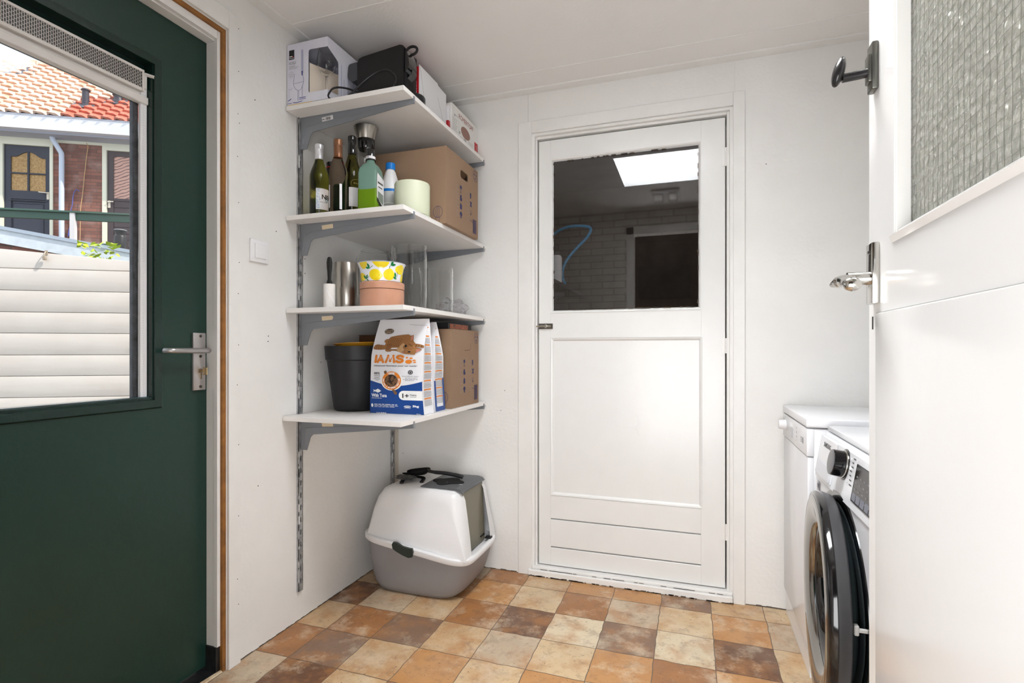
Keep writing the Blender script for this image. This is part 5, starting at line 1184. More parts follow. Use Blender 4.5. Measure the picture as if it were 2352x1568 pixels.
def FT(s, x, ybase, w_, h_, bold=0.0):
    """text in bag-front pixels (y grows downwards); ybase is the bottom of the letters"""
    vs, fs, asp = text_mesh(s, bold)
    return ([(x+a*w_, ybase-b*h_) for a, b in vs], fs)
def STK(lines, th):
    out = []
    for ln in lines:
        p = [tuple(q)[:2] for q in smooth_pts([(a, b, 0) for a, b in ln], 4)] if len(ln) > 5 else ln
        out.append(LN(p, th)); out += [EL(a, b, th/2, n=14) for a, b in (p[0], p[-1])]
        if len(ln) in (3, 5): out += [EL(a, b, th/2, n=14) for a, b in ln[1:-1]]
    return out
def FD(x, yb, w, h): 
    vs, fs = DW(0, 0, w, h); return ([(x+a, yb-b) for a, b in vs], fs)
def FTR(ch, cx_, cy_, r, ang, h_):
    if ch == ' ': return ([], [])
    vs, fs, asp = text_mesh(ch, 0.03); w_ = h_*asp; out = []
    px, py = cx_+r*math.cos(ang), cy_+r*math.sin(ang)
    for a, b in vs:
        u, v = (a-0.5)*w_, (b-0.5)*h_
        out.append((px+math.sin(ang)*u-math.cos(ang)*v, py-math.cos(ang)*u-math.sin(ang)*v))
    return (out, fs)
food_bag('white and blue bag of dry cat food with a ginger cat on it, in front', 0.268, 0.508, -0.620, -0.536, 0.386, 0.286, 0.513)
food_bag('second white cat food bag, only its striped side showing behind the front one', 0.275, 0.503, -0.512, -0.424, 0.378, 0.292, 0.488, print_front=False, yaw=0.0)

# ================================================================== LITTER BOX
t = thing('litter_box', 'grey and white hooded cat litter box on the floor in the corner', 'litter box', (0.34, -0.23, 0.0))
def zr(x): return 0.238-0.137*(x-0.094)
def sup(hx_, hy_, q, n_=5.5):
    return (hx_*math.copysign(abs(math.cos(q))**(2/n_), math.cos(q)), hy_*math.copysign(abs(math.sin(q))**(2/n_), math.sin(q)))
def loft(secs, cap0=True, cap1=True, seg=72):
    bm = bmesh.new(); prev = None; first = None
    for x0, x1, y0, y1, zf, n_ in secs:
        ring = []
        for k in range(seg):
            dx_, dy_ = sup((x1-x0)/2, (y1-y0)/2, 2*PI*k/seg, n_)
            x, y = (x0+x1)/2+dx_, (y0+y1)/2+dy_; ring.append(bm.verts.new((x, y, zf(x, y) if callable(zf) else zf)))
        if prev:
            for k in range(seg): bm.faces.new((prev[k], prev[(k+1) % seg], ring[(k+1) % seg], ring[k]))
        else: first = ring
        prev = ring
    if cap0: bm.faces.new(list(reversed(first)))
    if cap1: bm.faces.new(prev)
    bmesh.ops.recalc_face_normals(bm, faces=bm.faces[:]); return bm
fz = lambda s_, o=0.0: (lambda x, y: max(zr(x)*s_+o, 0.0))
base = loft([(0.150, 0.500, -0.375, -0.075, 0.001, 5), (0.125, 0.525, -0.392, -0.062, fz(0.03), 5), (0.108, 0.552, -0.405, -0.052, fz(0.15), 5), (0.100, 0.572, -0.415, -0.045, fz(0.35), 5.5), (0.092, 0.590, -0.425, -0.040, fz(0.7), 6), (0.088, 0.602, -0.433, -0.036, fz(1.0, 0.002), 6)])
obj('base_tray', base, mat('grey_tray_plastic', S(146, 144, 145), 0.5, bump=(200, 0.05), var=(7, 0.06)), t, angle=60)
m_hood = mat('white_hood_plastic', S(232, 232, 233), 0.42, var=(8, 0.03))
rim = loft([(0.080, 0.612, -0.442, -0.027, fz(1.0, 0.002), 6), (0.076, 0.617, -0.446, -0.023, fz(1.0, 0.008), 6), (0.076, 0.617, -0.446, -0.023, fz(1.0, 0.026), 6), (0.082, 0.611, -0.440, -0.029, fz(1.0, 0.031), 6), (0.096, 0.598, -0.424, -0.045, fz(1.0, 0.028), 6), (0.098, 0.596, -0.422, -0.047, fz(1.0, 0.010), 6)])
obj('hood_rim', rim, m_hood, t, angle=50)
# hood: near wall, far wall, back and roof built as a shell with an open front
def hoodsec(s_):     # s_ 0..1 in height
    zz = lambda x, y: (zr(x)+0.026)*(1-s_)+0.470*s_
    return zz
bm = bmesh.new(); seg = 44; rings = []
def hood_ring(y, w_):
    """side outline (x,z) of the hood, w_ scales it for the rounded edge"""
    P = [(0.100, zr(0.10)+0.024), (0.108, 0.30), (0.124, 0.38), (0.144, 0.435), (0.170, 0.468), (0.205, 0.482), (0.30, 0.486), (0.45, 0.486), (0.530, 0.482), (0.552, 0.468), (0.566, 0.435), (0.580, 0.35), (0.592, 0.27), (0.600, zr(0.60)+0.024)]
    cx_, cz_ = 0.35, 0.22
    return [bm.verts.new((cx_+(x-cx_)*(1-(1-w_)*max(0, (z-0.22)/0.26)), y, cz_+(z-cz_)*(1 if z < 0.26 else w_) if z > 0.23 else z)) for x, z in P]
ys = [(-0.424, 0.80, 0), (-0.420, 0.86, 0), (-0.412, 0.925, 0), (-0.398, 0.97, 0), (-0.376, 0.994, 0), (-0.350, 1.0, 0)]
def lean(y, z):      # side walls lean inwards with height
    return 0
near = [hood_ring(y, w_) for y, w_, _ in ys]
far = [hood_ring(-0.47-y, w_) for y, w_, _ in reversed(ys)]
allr = near+far
for A_, B_ in zip(allr, allr[1:]):
    for k in range(len(A_)-1):
        # leave the front (last four spans) open between the side pillars
        if A_ in near[-1:] and k >= 8: continue
        bm.faces.new((A_[k], A_[k+1], B_[k+1], B_[k]))
bm.faces.new(near[0]); bm.faces.new(list(reversed(far[-1])))
for v in bm.verts:     # lean the long sides in towards the top
    s_ = max(0, (v.co.z-0.22)/0.26); v.co.y = -0.235+(v.co.y+0.235)*(1-0.09*s_)
bmesh.ops.recalc_face_normals(bm, faces=bm.faces[:])
obj('hood', bm, m_hood, t, angle=50)
bm = bmesh.new(); prism(bm, [(0.560, zr(.56)+0.02), (0.570, zr(.57)+0.02), (0.556, 0.470), (0.546, 0.474)], 'y', -0.352, -0.118)
do = obj('front_flap', bm, mat('olive_smoky_plastic', S(128, 124, 108), 0.3, trans=0.15), t, smooth=False)
obj('flap_grip', B(0.566, 0.574, -0.175, -0.130, 0.215, 0.222, 0.002, 1), m_rubber, do)
obj('front_latch', B(0.575, 0.606, -0.135, -0.105, 0.196, 0.206, 0.004, 2), m_rubber, t)
bm = bmesh.new()
P = [(0.358, 0.4865), (0.530, 0.4865), (0.550, 0.481), (0.562, 0.470), (0.566, 0.474), (0.553, 0.486), (0.531, 0.4915), (0.358, 0.4895)]
prism(bm, P, 'y', -0.372, -0.108)
lid = obj('grey_lid_panel', bm, mat('slate_lid_plastic', S(92, 94, 98), 0.45), t, smooth=False)
am = [(0.445+0.070*math.cos(q)*(1+0.16*math.cos(4*q+0.5)), -0.262+0.060*math.sin(q)*(1+0.16*math.cos(4*q+0.5))) for q in [2*PI*k/48 for k in range(48)]]
mt = obj('charcoal_filter_pad', PR(am, 'z', 0.4905, 0.4935), mat('black_felt', S(14, 14, 15), 0.9), t, smooth=False)
flat('pad_mark', [RE(0, 0, 0.002, 0.007), RE(0.005, 0, 0.007, 0.007), RE(0.002, 0.003, 0.005, 0.0045)], m_gprint, plane_fn((0.445, -0.285, 0.4935), (1, 0, 0), (0, 1, 0)), t, 0.0004)
flat('lid_mark', [EL(0, 0, 0.010, 0.004)], m_wplas, plane_fn((0.525, -0.300, 0.4918), (1, 0, 0), (0, 1, 0)), t, 0.0004)
obj('carry_handle', T(smooth_pts([(0.245, -0.345, 0.486), (0.235, -0.31, 0.494), (0.250, -0.275, 0.498), (0.285, -0.255, 0.498), (0.32, -0.27, 0.498), (0.33, -0.31, 0.490)], 5), 0.010, flat=0.5), m_rubber, t)
bm = bmesh.new(); zc = lambda x: zr(x)+0.016
ol = [(0.262, 0.012), (0.268, 0.024), (0.285, 0.026), (0.315, 0.016), (0.345, 0.016), (0.362, 0.018), (0.366, 0.002), (0.360, -0.020), (0.345, -0.026), (0.315, -0.022), (0.285, -0.014), (0.266, -0.006)]
prism(bm, [(x, zc(x)+dz) for x, dz in ol], 'y', -0.4565, -0.4455)
obj('side_clip', bm, mat('dark_green_clip', S(42, 50, 44), 0.4), t, smooth=False)
# scoop
t = thing('litter_scoop', 'black plastic litter scoop lying on top of the hooded litter box', 'scoop', (0.32, -0.23, 0.4945))
bm = bmesh.new(); rings = []
for k, (x, hw, dz, zt) in enumerate([(0.205, 0.020, 0.010, 0.505), (0.215, 0.040, 0.012, 0.508), (0.25, 0.048, 0.014, 0.514), (0.29, 0.048, 0.014, 0.520), (0.315, 0.038, 0.012, 0.524), (0.335, 0.016, 0.008, 0.526)]):
    ring = []
    for j in range(13):
        q = PI*j/12; ring.append(bm.verts.new((x, -0.245+hw*math.cos(q), zt+0.012-0.026*math.sin(q)**0.6*(1 if k < 5 else .5))))
    rings.append(ring)
for A_, B_ in zip(rings, rings[1:]):
    for j in range(12): bm.faces.new((A_[j], A_[j+1], B_[j+1], B_[j]))
bmesh.ops.solidify(bm, geom=bm.faces[:], thickness=0.0025)
obj('scoop_bowl', bm, m_rubber, t)
obj('scoop_handle', T(smooth_pts([(0.325, -0.245, 0.530), (0.36, -0.243, 0.524), (0.42, -0.238, 0.522), (0.48, -0.232, 0.514), (0.505, -0.229, 0.508)], 5), [0.010]*6+[0.0115]*8+[0.0125]*6+[0.010], flat=0.75, seg=14), m_rubber, t)
bm = bmesh.new(); bmesh.ops.create_icosphere(bm, subdivisions=4, radius=1)
for v in bm.verts:
    n_ = noise.noise(v.co*2.6+Vector((4, 0, 0)))*0.6+noise.noise(v.co*7)*0.25; v.co = v.co*(1+n_*0.5); v.co.z = max(v.co.z, -0.7)
bm.transform(Matrix.Translation((0.240, -0.300, 0.5045)) @ Matrix.Diagonal((0.052, 0.036, 0.012, 1)))
tag(obj('plastic_wrap', bm, mat('thin_clear_wrap', S(120, 118, 118), 0.15, trans=0.6, ior=1.2), origin=(0.24, -0.30, 0.4945), angle=25), 'scrap of crinkled clear wrap beside the black scoop on the litter box', 'plastic wrap')

# ================================================================== DISHWASHER
t = thing('dishwasher', 'slim white dishwasher against the back wall behind the washing machine', 'dishwasher', (2.18, -0.26, 0.0))
DX = 1.886
obj('cabinet', B(DX+0.018, 2.47, -0.498, -0.018, 0.02, 0.838, 0.003, 2), m_appl, t)
obj('worktop', B(DX-0.004, 2.475, -0.503, -0.012, 0.842, 0.872, 0.005, 3), m_appl, t)
obj('door', B(DX, DX+0.020, -0.499, -0.017, 0.105, 0.742, 0.003, 2), m_appl, t)
cp_ = obj('control_panel', B(DX-0.003, DX+0.020, -0.501, -0.015, 0.745, 0.838, 0.004, 2), m_appl, t)
obj('plinth', B(DX+0.008, DX+0.03, -0.496, -0.020, 0.0, 0.098, 0.002, 1), m_appl, t)
obj('selector_knob', L([(0.0205, DX-0.003), (0.0205, DX-0.010), (0.018, DX-0.028), (0.016, DX-0.030)], (0, -0.083, 0.797), axis='x', seg=32), m_wplas, t)
obj('door_grip', join(B(DX-0.0045, DX-0.002, -0.262, -0.200, 0.768, 0.806, 0.002, 1)), mat('recess_grey', S(214, 216, 220), 0.4), cp_)
fn = plane_fn((DX-0.003, -0.017, 0.745), (0, -1, 0), (0, 0, 1))
flat('panel_symbols', [LN([(0.064+0.036*math.cos(q), 0.052+0.036*math.sin(q)), (0.064+0.031*math.cos(q), 0.052+0.031*math.sin(q))], 0.002) for q in [k*PI/5 for k in range(10)]]+[EL(0.305, 0.040+k*0.016, 0.003) for k in range(3)]+[LN([(0.30, 0.027), (0.315, 0.027)], 0.001)]+[RE(0.385, 0.036+k*0.007, 0.405, 0.038+k*0.007) for k in range(3)]+[RE(0.42, 0.034, 0.428, 0.055)], m_print, fn, t, 0.0005)

# ================================================================== WASHING MACHINE
t = thing('washing_machine', 'white front-loading washing machine with a black round door ajar', 'washing machine', (2.2, -0.83, 0.0))
WX = 1.905
bm = bmesh.new()
prism(bm, [(WX, 0.005), (2.50, 0.005), (2.50, 0.838), (1.946, 0.838), (1.932, 0.832), (1.927, 0.82), (WX+0.001, 0.688), (WX, 0.66)], 'y', -1.128, -0.532)
obj('cabinet', bm, m_appl, t, angle=30)
obj('top_plate', B(1.938, 2.505, -1.130, -0.530, 0.840, 0.856, 0.004, 2), m_appl, t)
U_, V_ = Vector((0, -1, 0)), Vector((0.166, 0, 0.986)).normalized()
pf = plane_fn((WX+0.0012, -0.532, 0.690), U_, V_)
def pbox(u0, u1, v0, v1, d0, d1, bev=0.002):
    bm = bmesh.new(); box(bm, u0, u1, v0, v1, d0, d1, bev, 1)
    N_ = U_.cross(V_).normalized(); M = Matrix(((U_.x, V_.x, N_.x, WX+0.0012), (U_.y, V_.y, N_.y, -0.532), (U_.z, V_.z, N_.z, 0.690), (0, 0, 0, 1)))
    bm.transform(M); return bm
obj('control_fascia', pbox(0.004, 0.592, 0.004, 0.140, 0.0, 0.006), m_appl, t)
dr = obj('detergent_drawer', pbox(0.006, 0.205, 0.014, 0.138, 0.005, 0.009), m_appl, t)
obj('drawer_pull', pbox(0.02, 0.19, 0.016, 0.062, 0.007, 0.0105, 0.003), mat('pull_shadow_white', S(222, 224, 230), 0.3), dr)
flat('brand_lettering', [TX('SAMSUNG', 0.060, 0.108, w=0.085, h=0.0145, bold=.02)], m_pblack, pf, t, 0.0098)
kb_ = L([(0.041, 0.0), (0.041, 0.002), (0.038, 0.003)], (0, 0, 0), seg=40); 
def knobM(bm, u, v, d):
    N_ = U_.cross(V_).normalized(); P0 = pf(u, v, d); M = Matrix(((U_.x, V_.x, N_.x, P0[0]), (U_.y, V_.y, N_.y, P0[1]), (U_.z, V_.z, N_.z, P0[2]), (0, 0, 0, 1)))
    bm.transform(M); return bm
kn = obj('dial_ring', knobM(L([(0.043, 0.0), (0.043, 0.002), (0.039, 0.003)], seg=48), 0.298, 0.098, 0.006), m_gblack, t)
obj('dial_chrome', knobM(L([(0.0385, 0.001), (0.0385, 0.0045), (0.036, 0.006)], seg=48), 0.298, 0.098, 0.007), m_steel, t)
obj('program_dial', knobM(L([(0.0365, 0.004), (0.0355, 0.031), (0.0335, 0.033)], seg=48), 0.298, 0.098, 0.007), m_gblack, t)
obj('dial_face', knobM(L([(0.0345, 0.0), (0.0345, 0.0012), (0.032, 0.0018), (0.0, 0.001)], seg=48), 0.298, 0.098, 0.0398), mat('dial_face_grey', S(120, 120, 124), 0.28, metal=0.7), t)
flat('program_names', [DW(0.353+0.004*abs(i-3), 0.126-i*0.0115, 0.014+0.004*(len(s_) % 4), 0.006) for i, s_ in enumerate(['COTTON', 'E COTTON', 'SYNTHETICS', 'BABY CARE', 'WOOL', 'DELICATES', 'QUICK WASH'])]+[LN([(0.343, 0.128-i*0.0115), (0.351, 0.128-i*0.0115)], 0.0008) for i in range(7)]+[DW(0.205, 0.120, 0.035, 0.006), DW(0.222, 0.108, 0.02, 0.006)], m_print, pf, t, 0.0065)
dp = obj('display_panel', pbox(0.405, 0.585, 0.026, 0.122, 0.005, 0.0078, 0.003), mat('display_black', S(44, 42, 42), 0.15), t)
flat('display_marks', [DW(0.420+(i % 5)*0.03, 0.090-(i//5)*0.016, 0.013, 0.006) for i, s_ in enumerate(['90', '1400', '+3', 'ON', 'A', '60', '1200', '+2', 'TIME', 'B', '40', '800', '+1', 'LOCK', 'C', '30', '400', '0', 'ECO', 'D'])], m_gprint, pf, t, 0.0081)
flat('touch_buttons', [RE(0.410+k*0.035, 0.030, 0.440+k*0.035, 0.050) for k in range(5)], mat('button_grey', S(120, 124, 136), 0.4), pf, t, 0.0080)
obj('badge', B(WX-0.0025, WX+0.0, -0.590, -0.562, 0.652, 0.682, 0.0008, 1), mat('badge_grey', S(150, 150, 155), 0.3, metal=0.5), t)
flat('badge_text', [RE(0.004+k*0.005, 0.006, 0.007+k*0.005, 0.020) for k in range(4)], m_pblack, plane_fn((WX-0.0025, -0.563, 0.655), (0, -1, 0), (0, 0, 1)), t, 0.0004)
DC = (0, -0.820, 0.430)
obj('door_seat', L([(0.279, WX+0.002), (0.277, WX-0.003), (0.262, WX-0.005), (0.252, WX+0.0)], DC, axis='x', seg=96), m_gblack, t, angle=50)
obj('drum_gasket', L([(0.250, WX-0.0035), (0.242, WX-0.006), (0.235, WX-0.003), (0.222, WX-0.006), (0.205, WX-0.002), (0.0, WX-0.002)], DC, axis='x', seg=96), mat('dark_gasket_rubber', S(58, 64, 66), 0.3), t, angle=50)
R33 = Matrix.Translation((1.914, -0.560, 0)) @ Matrix.Rotation(math.radians(-5.0), 4, 'Z') @ Matrix.Translation((-1.914, 0.560, 0)) @ Matrix.Translation((0, -0.025, 0))
def dpart(name, prof, m, par, **k):
    bm = L([(r, 1.914+h*0.92) for r, h in [(r*1.035, h) for r, h in prof]], DC, axis='x', seg=96, **k); bm.transform(R33); return obj(name, bm, m, par, angle=45)
dd = dpart('round_door', [(0.225, 0.004), (0.252, 0.002), (0.259, -0.004), (0.2645, -0.022), (0.2662, -0.028), (0.2662, -0.030)], mat('dark_grey_door_plastic', S(72, 72, 74), 0.35), t, caps=False)
dpart('black_rim', [(0.2655, -0.0295), (0.2672, -0.031), (0.2665, -0.046), (0.262, -0.052), (0.255, -0.053)], m_gblack, dd, caps=False)
dpart('chrome_ring', [(0.2555, -0.0535), (0.248, -0.0565), (0.225, -0.055), (0.205, -0.048), (0.190, -0.038), (0.186, -0.03)], mat('dark_chrome', S(158, 156, 152), 0.14, metal=1), dd, caps=False)
dpart('door_glass', [(0.188, -0.030), (0.175, -0.024), (0.165, -0.005), (0.150, -0.003), (0.0, -0.002)], mat('black_door_glass', S(10, 12, 14), 0.03, coat=1.0), dd, caps=False)
dpart('glass_bowl', [(0.222, 0.002), (0.214, 0.014), (0.195, 0.024), (0.16, 0.028), (0.0, 0.030)], mat('smoky_glass_bowl', S(60, 70, 72), 0.05), dd, caps=False)
obj('door_hook', join(B(1.880, 1.904, -1.088, -1.080, 0.450, 0.458, 0.001, 1), B(1.874, 1.884, -1.090, -1.076, 0.442, 0.466, 0.002, 1)), mat('hook_metal', S(210, 208, 204), 0.3), t)
tag(obj('blue_cloth', B(1.900, 1.96, -0.527, -0.505, 0.0, 0.075, 0.006, 2), m_blue, origin=(1.93, -0.516, 0)), 'strip of something blue on the floor between the two white appliances', 'cloth')

# ceiling lamp above the doorway, seen in the glass of the back door
t = thing('ceiling_lamp', 'small bulkhead lamp on the ceiling, reflected in the white door glass', 'lamp', (1.32, -1.82, CZ))
bm = B(1.21, 1.43, -1.89, -1.75, CZ-0.03, CZ, 0.012, 3); obj('lamp_base', bm, m_wplas, t)
bm = bmesh.new()
for dx_ in (-0.055, 0.055): box(bm, 1.32+dx_-0.034, 1.32+dx_+0.034, -1.868, -1.772, CZ-0.085, CZ-0.03, 0.012, 3)
obj('lamp_glass', bm, mat('milky_lamp_glass', S(222, 220, 214), 0.25), t)

# ================================================================== OUTDOORS
AZ = math.radians(30.407)
E1, E2 = Vector((math.cos(AZ), math.sin(AZ), 0)), Vector((-math.sin(AZ), math.cos(AZ), 0))
def oth(name, lab, cat, P0, group=None): return thing(name, lab, cat, (P0[0], P0[1], P0[2] if len(P0) > 2 else 0), group, rz=AZ)
m_gnd = mat('paved_yard', S(150, 146, 140), 0.85, var=(3, 0.2))
struct('ground', B(-30, -0.12, -14, 24, -0.2, -0.02), m_gnd, smooth=False)
# board fence
t = oth('board_fence', 'white fence of wide horizontal boards outside the window', 'fence', (-2.294, -0.207, 0))
m_fence = mat('white_fence_paint', S(220, 213, 204), 0.5, var=(1.6, 0.0, ), tint2=S(208, 198, 188), bump=(12, 0.25, (0.15, 1, 1)))
zs_ = [1.745, 1.621, 1.482, 1.345, 1.211, 1.072, 0.938, 0.802, 0.667, 0.532, 0.397, 0.262, 0.127]
bm = bmesh.new()
for i, (a_, b_) in enumerate(zip(zs_[1:], zs_)):
    vs_ = box(bm, -1.9, 1.15, 0.0, 0.022, a_+0.0013, b_-0.0013 if i else b_, 0.0028, 2)
    if i == 0: pass
for v in bm.verts:   # the top board's edge falls away to the right
    if v.co.z > 1.70: v.co.z -= 0.030+0.0745*(v.co.x+0.0)*(1.0)-0.0
obj('boards', bm, m_fence, t, local=True)
obj('back_boards', B(-1.9, 1.15, 0.022, 0.026, 0.12, 1.60), m_dark, t, local=True, smooth=False)
bm = bmesh.new(); 
for u in (-1.85, -0.4, 1.1): box(bm, u-0.035, u+0.035, 0.026, 0.09, 0.0, 1.62)
for i, u in enumerate((-1.85, -0.4, 1.1)): obj('post', B(u-0.035, u+0.035, 0.026, 0.09, 0.0, 1.60), m_fence, t, local=True, smooth=False)
bm.free()
hk = thing('wall_hook', 'small metal hook screwed to the top board of the white fence', 'hook', tuple(Vector((-2.294, -0.207, 1.72))+E1*-0.104), rz=AZ)
obj('hook_body', join(B(-0.008, 0.008, -0.004, 0.0, -0.01, 0.02, 0.001, 1), T(smooth_pts([(0, -0.004, 0.012), (0.001, -0.02, 0.0), (0.001, -0.024, -0.025), (-0.006, -0.018, -0.042), (-0.010, -0.010, -0.030)], 5), 0.0035), B(-0.011, 0.009, -0.026, -0.010, -0.045, -0.020, 0.004, 2)), mat('rusty_hook', S(176, 160, 140), 0.5, metal=0.3), hk, local=True)
# lean-to roof behind the fence
P = (-3.640, 0.602, 0)
t = oth('lean_to_shed', 'low shed behind the fence with sloping white fascia and grey metal edge', 'shed', P)
m_fasc = mat('flaking_white_fascia', S(226, 234, 240), 0.5, var=(12, 0.0), tint2=S(206, 214, 220))
lt = lambda u: 2.080-0.170*u     # top edge
bm = bmesh.new(); prism(bm, [(-2.2, lt(-2.2)-0.03), (0.60, lt(0.60)-0.03), (0.60, lt(.6)-0.045), (0.40, 1.86), (-2.2, lt(-2.2)-0.135)], 'y', 0.0, 0.02); obj('fascia_board', bm, m_fasc, t, local=True, smooth=False)
bm = bmesh.new(); prism(bm, [(-2.2, lt(-2.2)), (0.62, lt(.62)), (0.62, lt(.62)-0.03), (-2.2, lt(-2.2)-0.03)], 'y', -0.012, 0.045); obj('metal_edge', bm, mat('zinc_edge', S(176, 186, 196), 0.35, metal=0.4), t, local=True, smooth=False)
bm = bmesh.new(); prism(bm, [(-2.2, lt(-2.2)-0.012), (0.60, lt(.6)-0.012), (0.60, lt(.6)-0.03), (-2.2, lt(-2.2)-0.03)], 'y', 0.045, 0.80); obj('felt_roof', bm, mat('grey_roof_felt', S(120, 124, 128), 0.8), t, local=True, smooth=False)
def brickmat(name, c1_, c2_, mo, bw=0.21, rh=0.0625, ms=0.009, stain=True):
    m = mat(name, c1_, 0.85); nt = m.node_tree; bs = nt.nodes['Principled BSDF']
    tc = nt.nodes.new('ShaderNodeTexCoord'); sx = nt.nodes.new('ShaderNodeSeparateXYZ'); cx = nt.nodes.new('ShaderNodeCombineXYZ')
    nt.links.new(tc.outputs['Object'], sx.inputs[0]); nt.links.new(sx.outputs['X'], cx.inputs['X']); nt.links.new(sx.outputs['Z'], cx.inputs['Y'])
    br = nt.nodes.new('ShaderNodeTexBrick'); br.inputs['Scale'].default_value = 1; br.inputs['Brick Width'].default_value = bw; br.inputs['Row Height'].default_value = rh; br.inputs['Mortar Size'].default_value = ms/2
    br.inputs['Color1'].default_value = c1_; br.inputs['Color2'].default_value = c2_; br.inputs['Mortar'].default_value = mo; br.inputs['Bias'].default_value = 0.1
    nt.links.new(cx.outputs[0], br.inputs['Vector'])
    n = nt.nodes.new('ShaderNodeTexNoise'); n.inputs['Scale'].default_value = 4; n.inputs['Detail'].default_value = 5; nt.links.new(tc.outputs['Object'], n.inputs['Vector'])
    r = nt.nodes.new('ShaderNodeMapRange'); r.inputs['From Min'].default_value = 0.5; r.inputs['From Max'].default_value = 0.75; nt.links.new(n.outputs['Fac'], r.inputs['Value'])
    mx = nt.nodes.new('ShaderNodeMix'); mx.data_type = 'RGBA'; nt.links.new(br.outputs['Color'], mx.inputs['A']); mx.inputs['B'].default_value = S(186, 160, 150)
    mm = nt.nodes.new('ShaderNodeMath'); mm.operation = 'MULTIPLY'; mm.inputs[1].default_value = 0.45; nt.links.new(r.outputs['Result'], mm.inputs[0]); nt.links.new(mm.outputs[0], mx.inputs['Factor'])
    nt.links.new(mx.outputs['Result'], bs.inputs['Base Color'])
    bp = nt.nodes.new('ShaderNodeBump'); bp.inputs['Strength'].default_value = 0.8; bp.inputs['Distance'].default_value = 0.01; nt.links.new(br.outputs['Fac'], bp.inputs['Height']); bp.invert = True
    nt.links.new(bp.outputs['Normal'], bs.inputs['Normal']); return m
m_brick = brickmat('red_brown_brick', S(156, 102, 86), S(122, 80, 70), S(104, 88, 80))
bm = bmesh.new(); prism(bm, [(-2.2, 0.0), (0.5, 0.0), (0.5, 1.95), (-2.2, lt(-2.2)-0.05)], 'y', 0.03, 0.12); obj('brick_side', bm, m_brick, t, local=True, smooth=False)
# leaves
bm = bmesh.new(); rl = random.Random(4)
for k in range(80):
    c_ = Vector((0.12+0.26*rl.random(), -0.1+0.15*rl.random(), 1.74+0.235*rl.random()**0.7))
    q = rl.random()*6; s_ = 0.018+0.016*rl.random(); a_ = Vector((math.cos(q), math.sin(q)*.5, rl.random()-.3)).normalized()*s_; b_ = a_.cross(Vector((rl.random()-.5, rl.random()-.5, 1))).normalized()*s_*0.6
    v = [bm.verts.new(c_+x) for x in (-a_, -a_*.3+b_, a_*.6+b_*.6, a_*1.2, a_*.6-b_*.6, -a_*.3-b_)]
    bm.faces.new(v)
for k in range(7): tube(bm, [(0.17+k*0.028, -0.03, 1.2), (0.18+k*0.026, -0.03, 1.86)], 0.003, seg=5)
o = obj('climbing_plant', bm, mat('bright_leaf_green', S(190, 214, 40), 0.5), smooth=False)
o.location = (-3.3, 0.40, 0); o.rotation_euler = (0, 0, AZ); tag(o, 'bright green climbing leaves just above the fence top', 'plant')
# vent pipe
P5 = (-4.650, 1.209, 0)
t = oth('vent_pipe', 'black ribbed plastic vent pipe behind the fence near the green door frame', 'vent pipe', (-4.650, 1.209, 1.90))
bm = L([(0.07, 0.0), (0.07, 0.16), (0.055, 0.17), (0.055, 0.19), (0.062, 0.20), (0.055, 0.21), (0.055, 0.225), (0.062, 0.235), (0.055, 0.245), (0.057, 0.26), (0.058, 0.40), (0.052, 0.415), (0.047, 0.42), (0.047, 0.445), (0.050, 0.450), (0.050, 0.465), (0, 0.465)], (0.508, 0, 0), seg=32)
obj('pipe', bm, m_rubber, t, local=True)
obj('cap', L([(0.058, 0.0), (0.060, 0.004), (0.056, 0.012), (0, 0.02)], (0.508, 0, 0.466), seg=24), mat('grey_cap', S(120, 122, 126), 0.5), t, local=True)
t = oth('roof_deck', 'low flat roof with a dark green timber edge behind the fence', 'roof', (-4.650, 1.209, 0))
obj('deck', B(-2.0, 2.0, -0.30, 3.2, 0.0, 1.90), mat('dark_roof_wall', S(76, 84, 80), 0.8), t, local=True, smooth=False)
obj('timber_edge', B(0.05, 0.45, 0.12, 0.2, 1.9, 2.25, 0.004, 1), mat('green_timber', S(60, 92, 76), 0.5), t, local=True, smooth=False)
# railing
P8 = (-7.679, 3.029, 0)
t = oth('railing', 'dark green timber railing with a pale metal post in front of the house', 'railing', (-7.679, 3.029, 0))
m_grail = mat('green_railing_paint', S(62, 92, 78), 0.45)
obj('top_rail', join(B(-2.2, 3.0, 0.0, 0.05, 3.128, 3.235, 0.003, 1), B(-2.2, 3.0, -0.04, 0.09, 3.235, 3.262, 0.003, 1)), m_grail, t, local=True, smooth=False)
m_post = mat('pale_metal_post', S(220, 214, 212), 0.4)
bm = bmesh.new(); box(bm, 0.072, 0.122, -0.03, -0.002, 1.9, 3.236, 0.002, 1); box(bm, 0.122, 0.14, -0.03, 0.04, 1.9, 3.236); obj('post', bm, m_post, t, local=True, smooth=False)
for u in (-2.0, 2.8): obj('post', B(u-0.03, u+0.03, 0.0, 0.05, 1.9, 3.14), m_post, t, local=True, smooth=False)

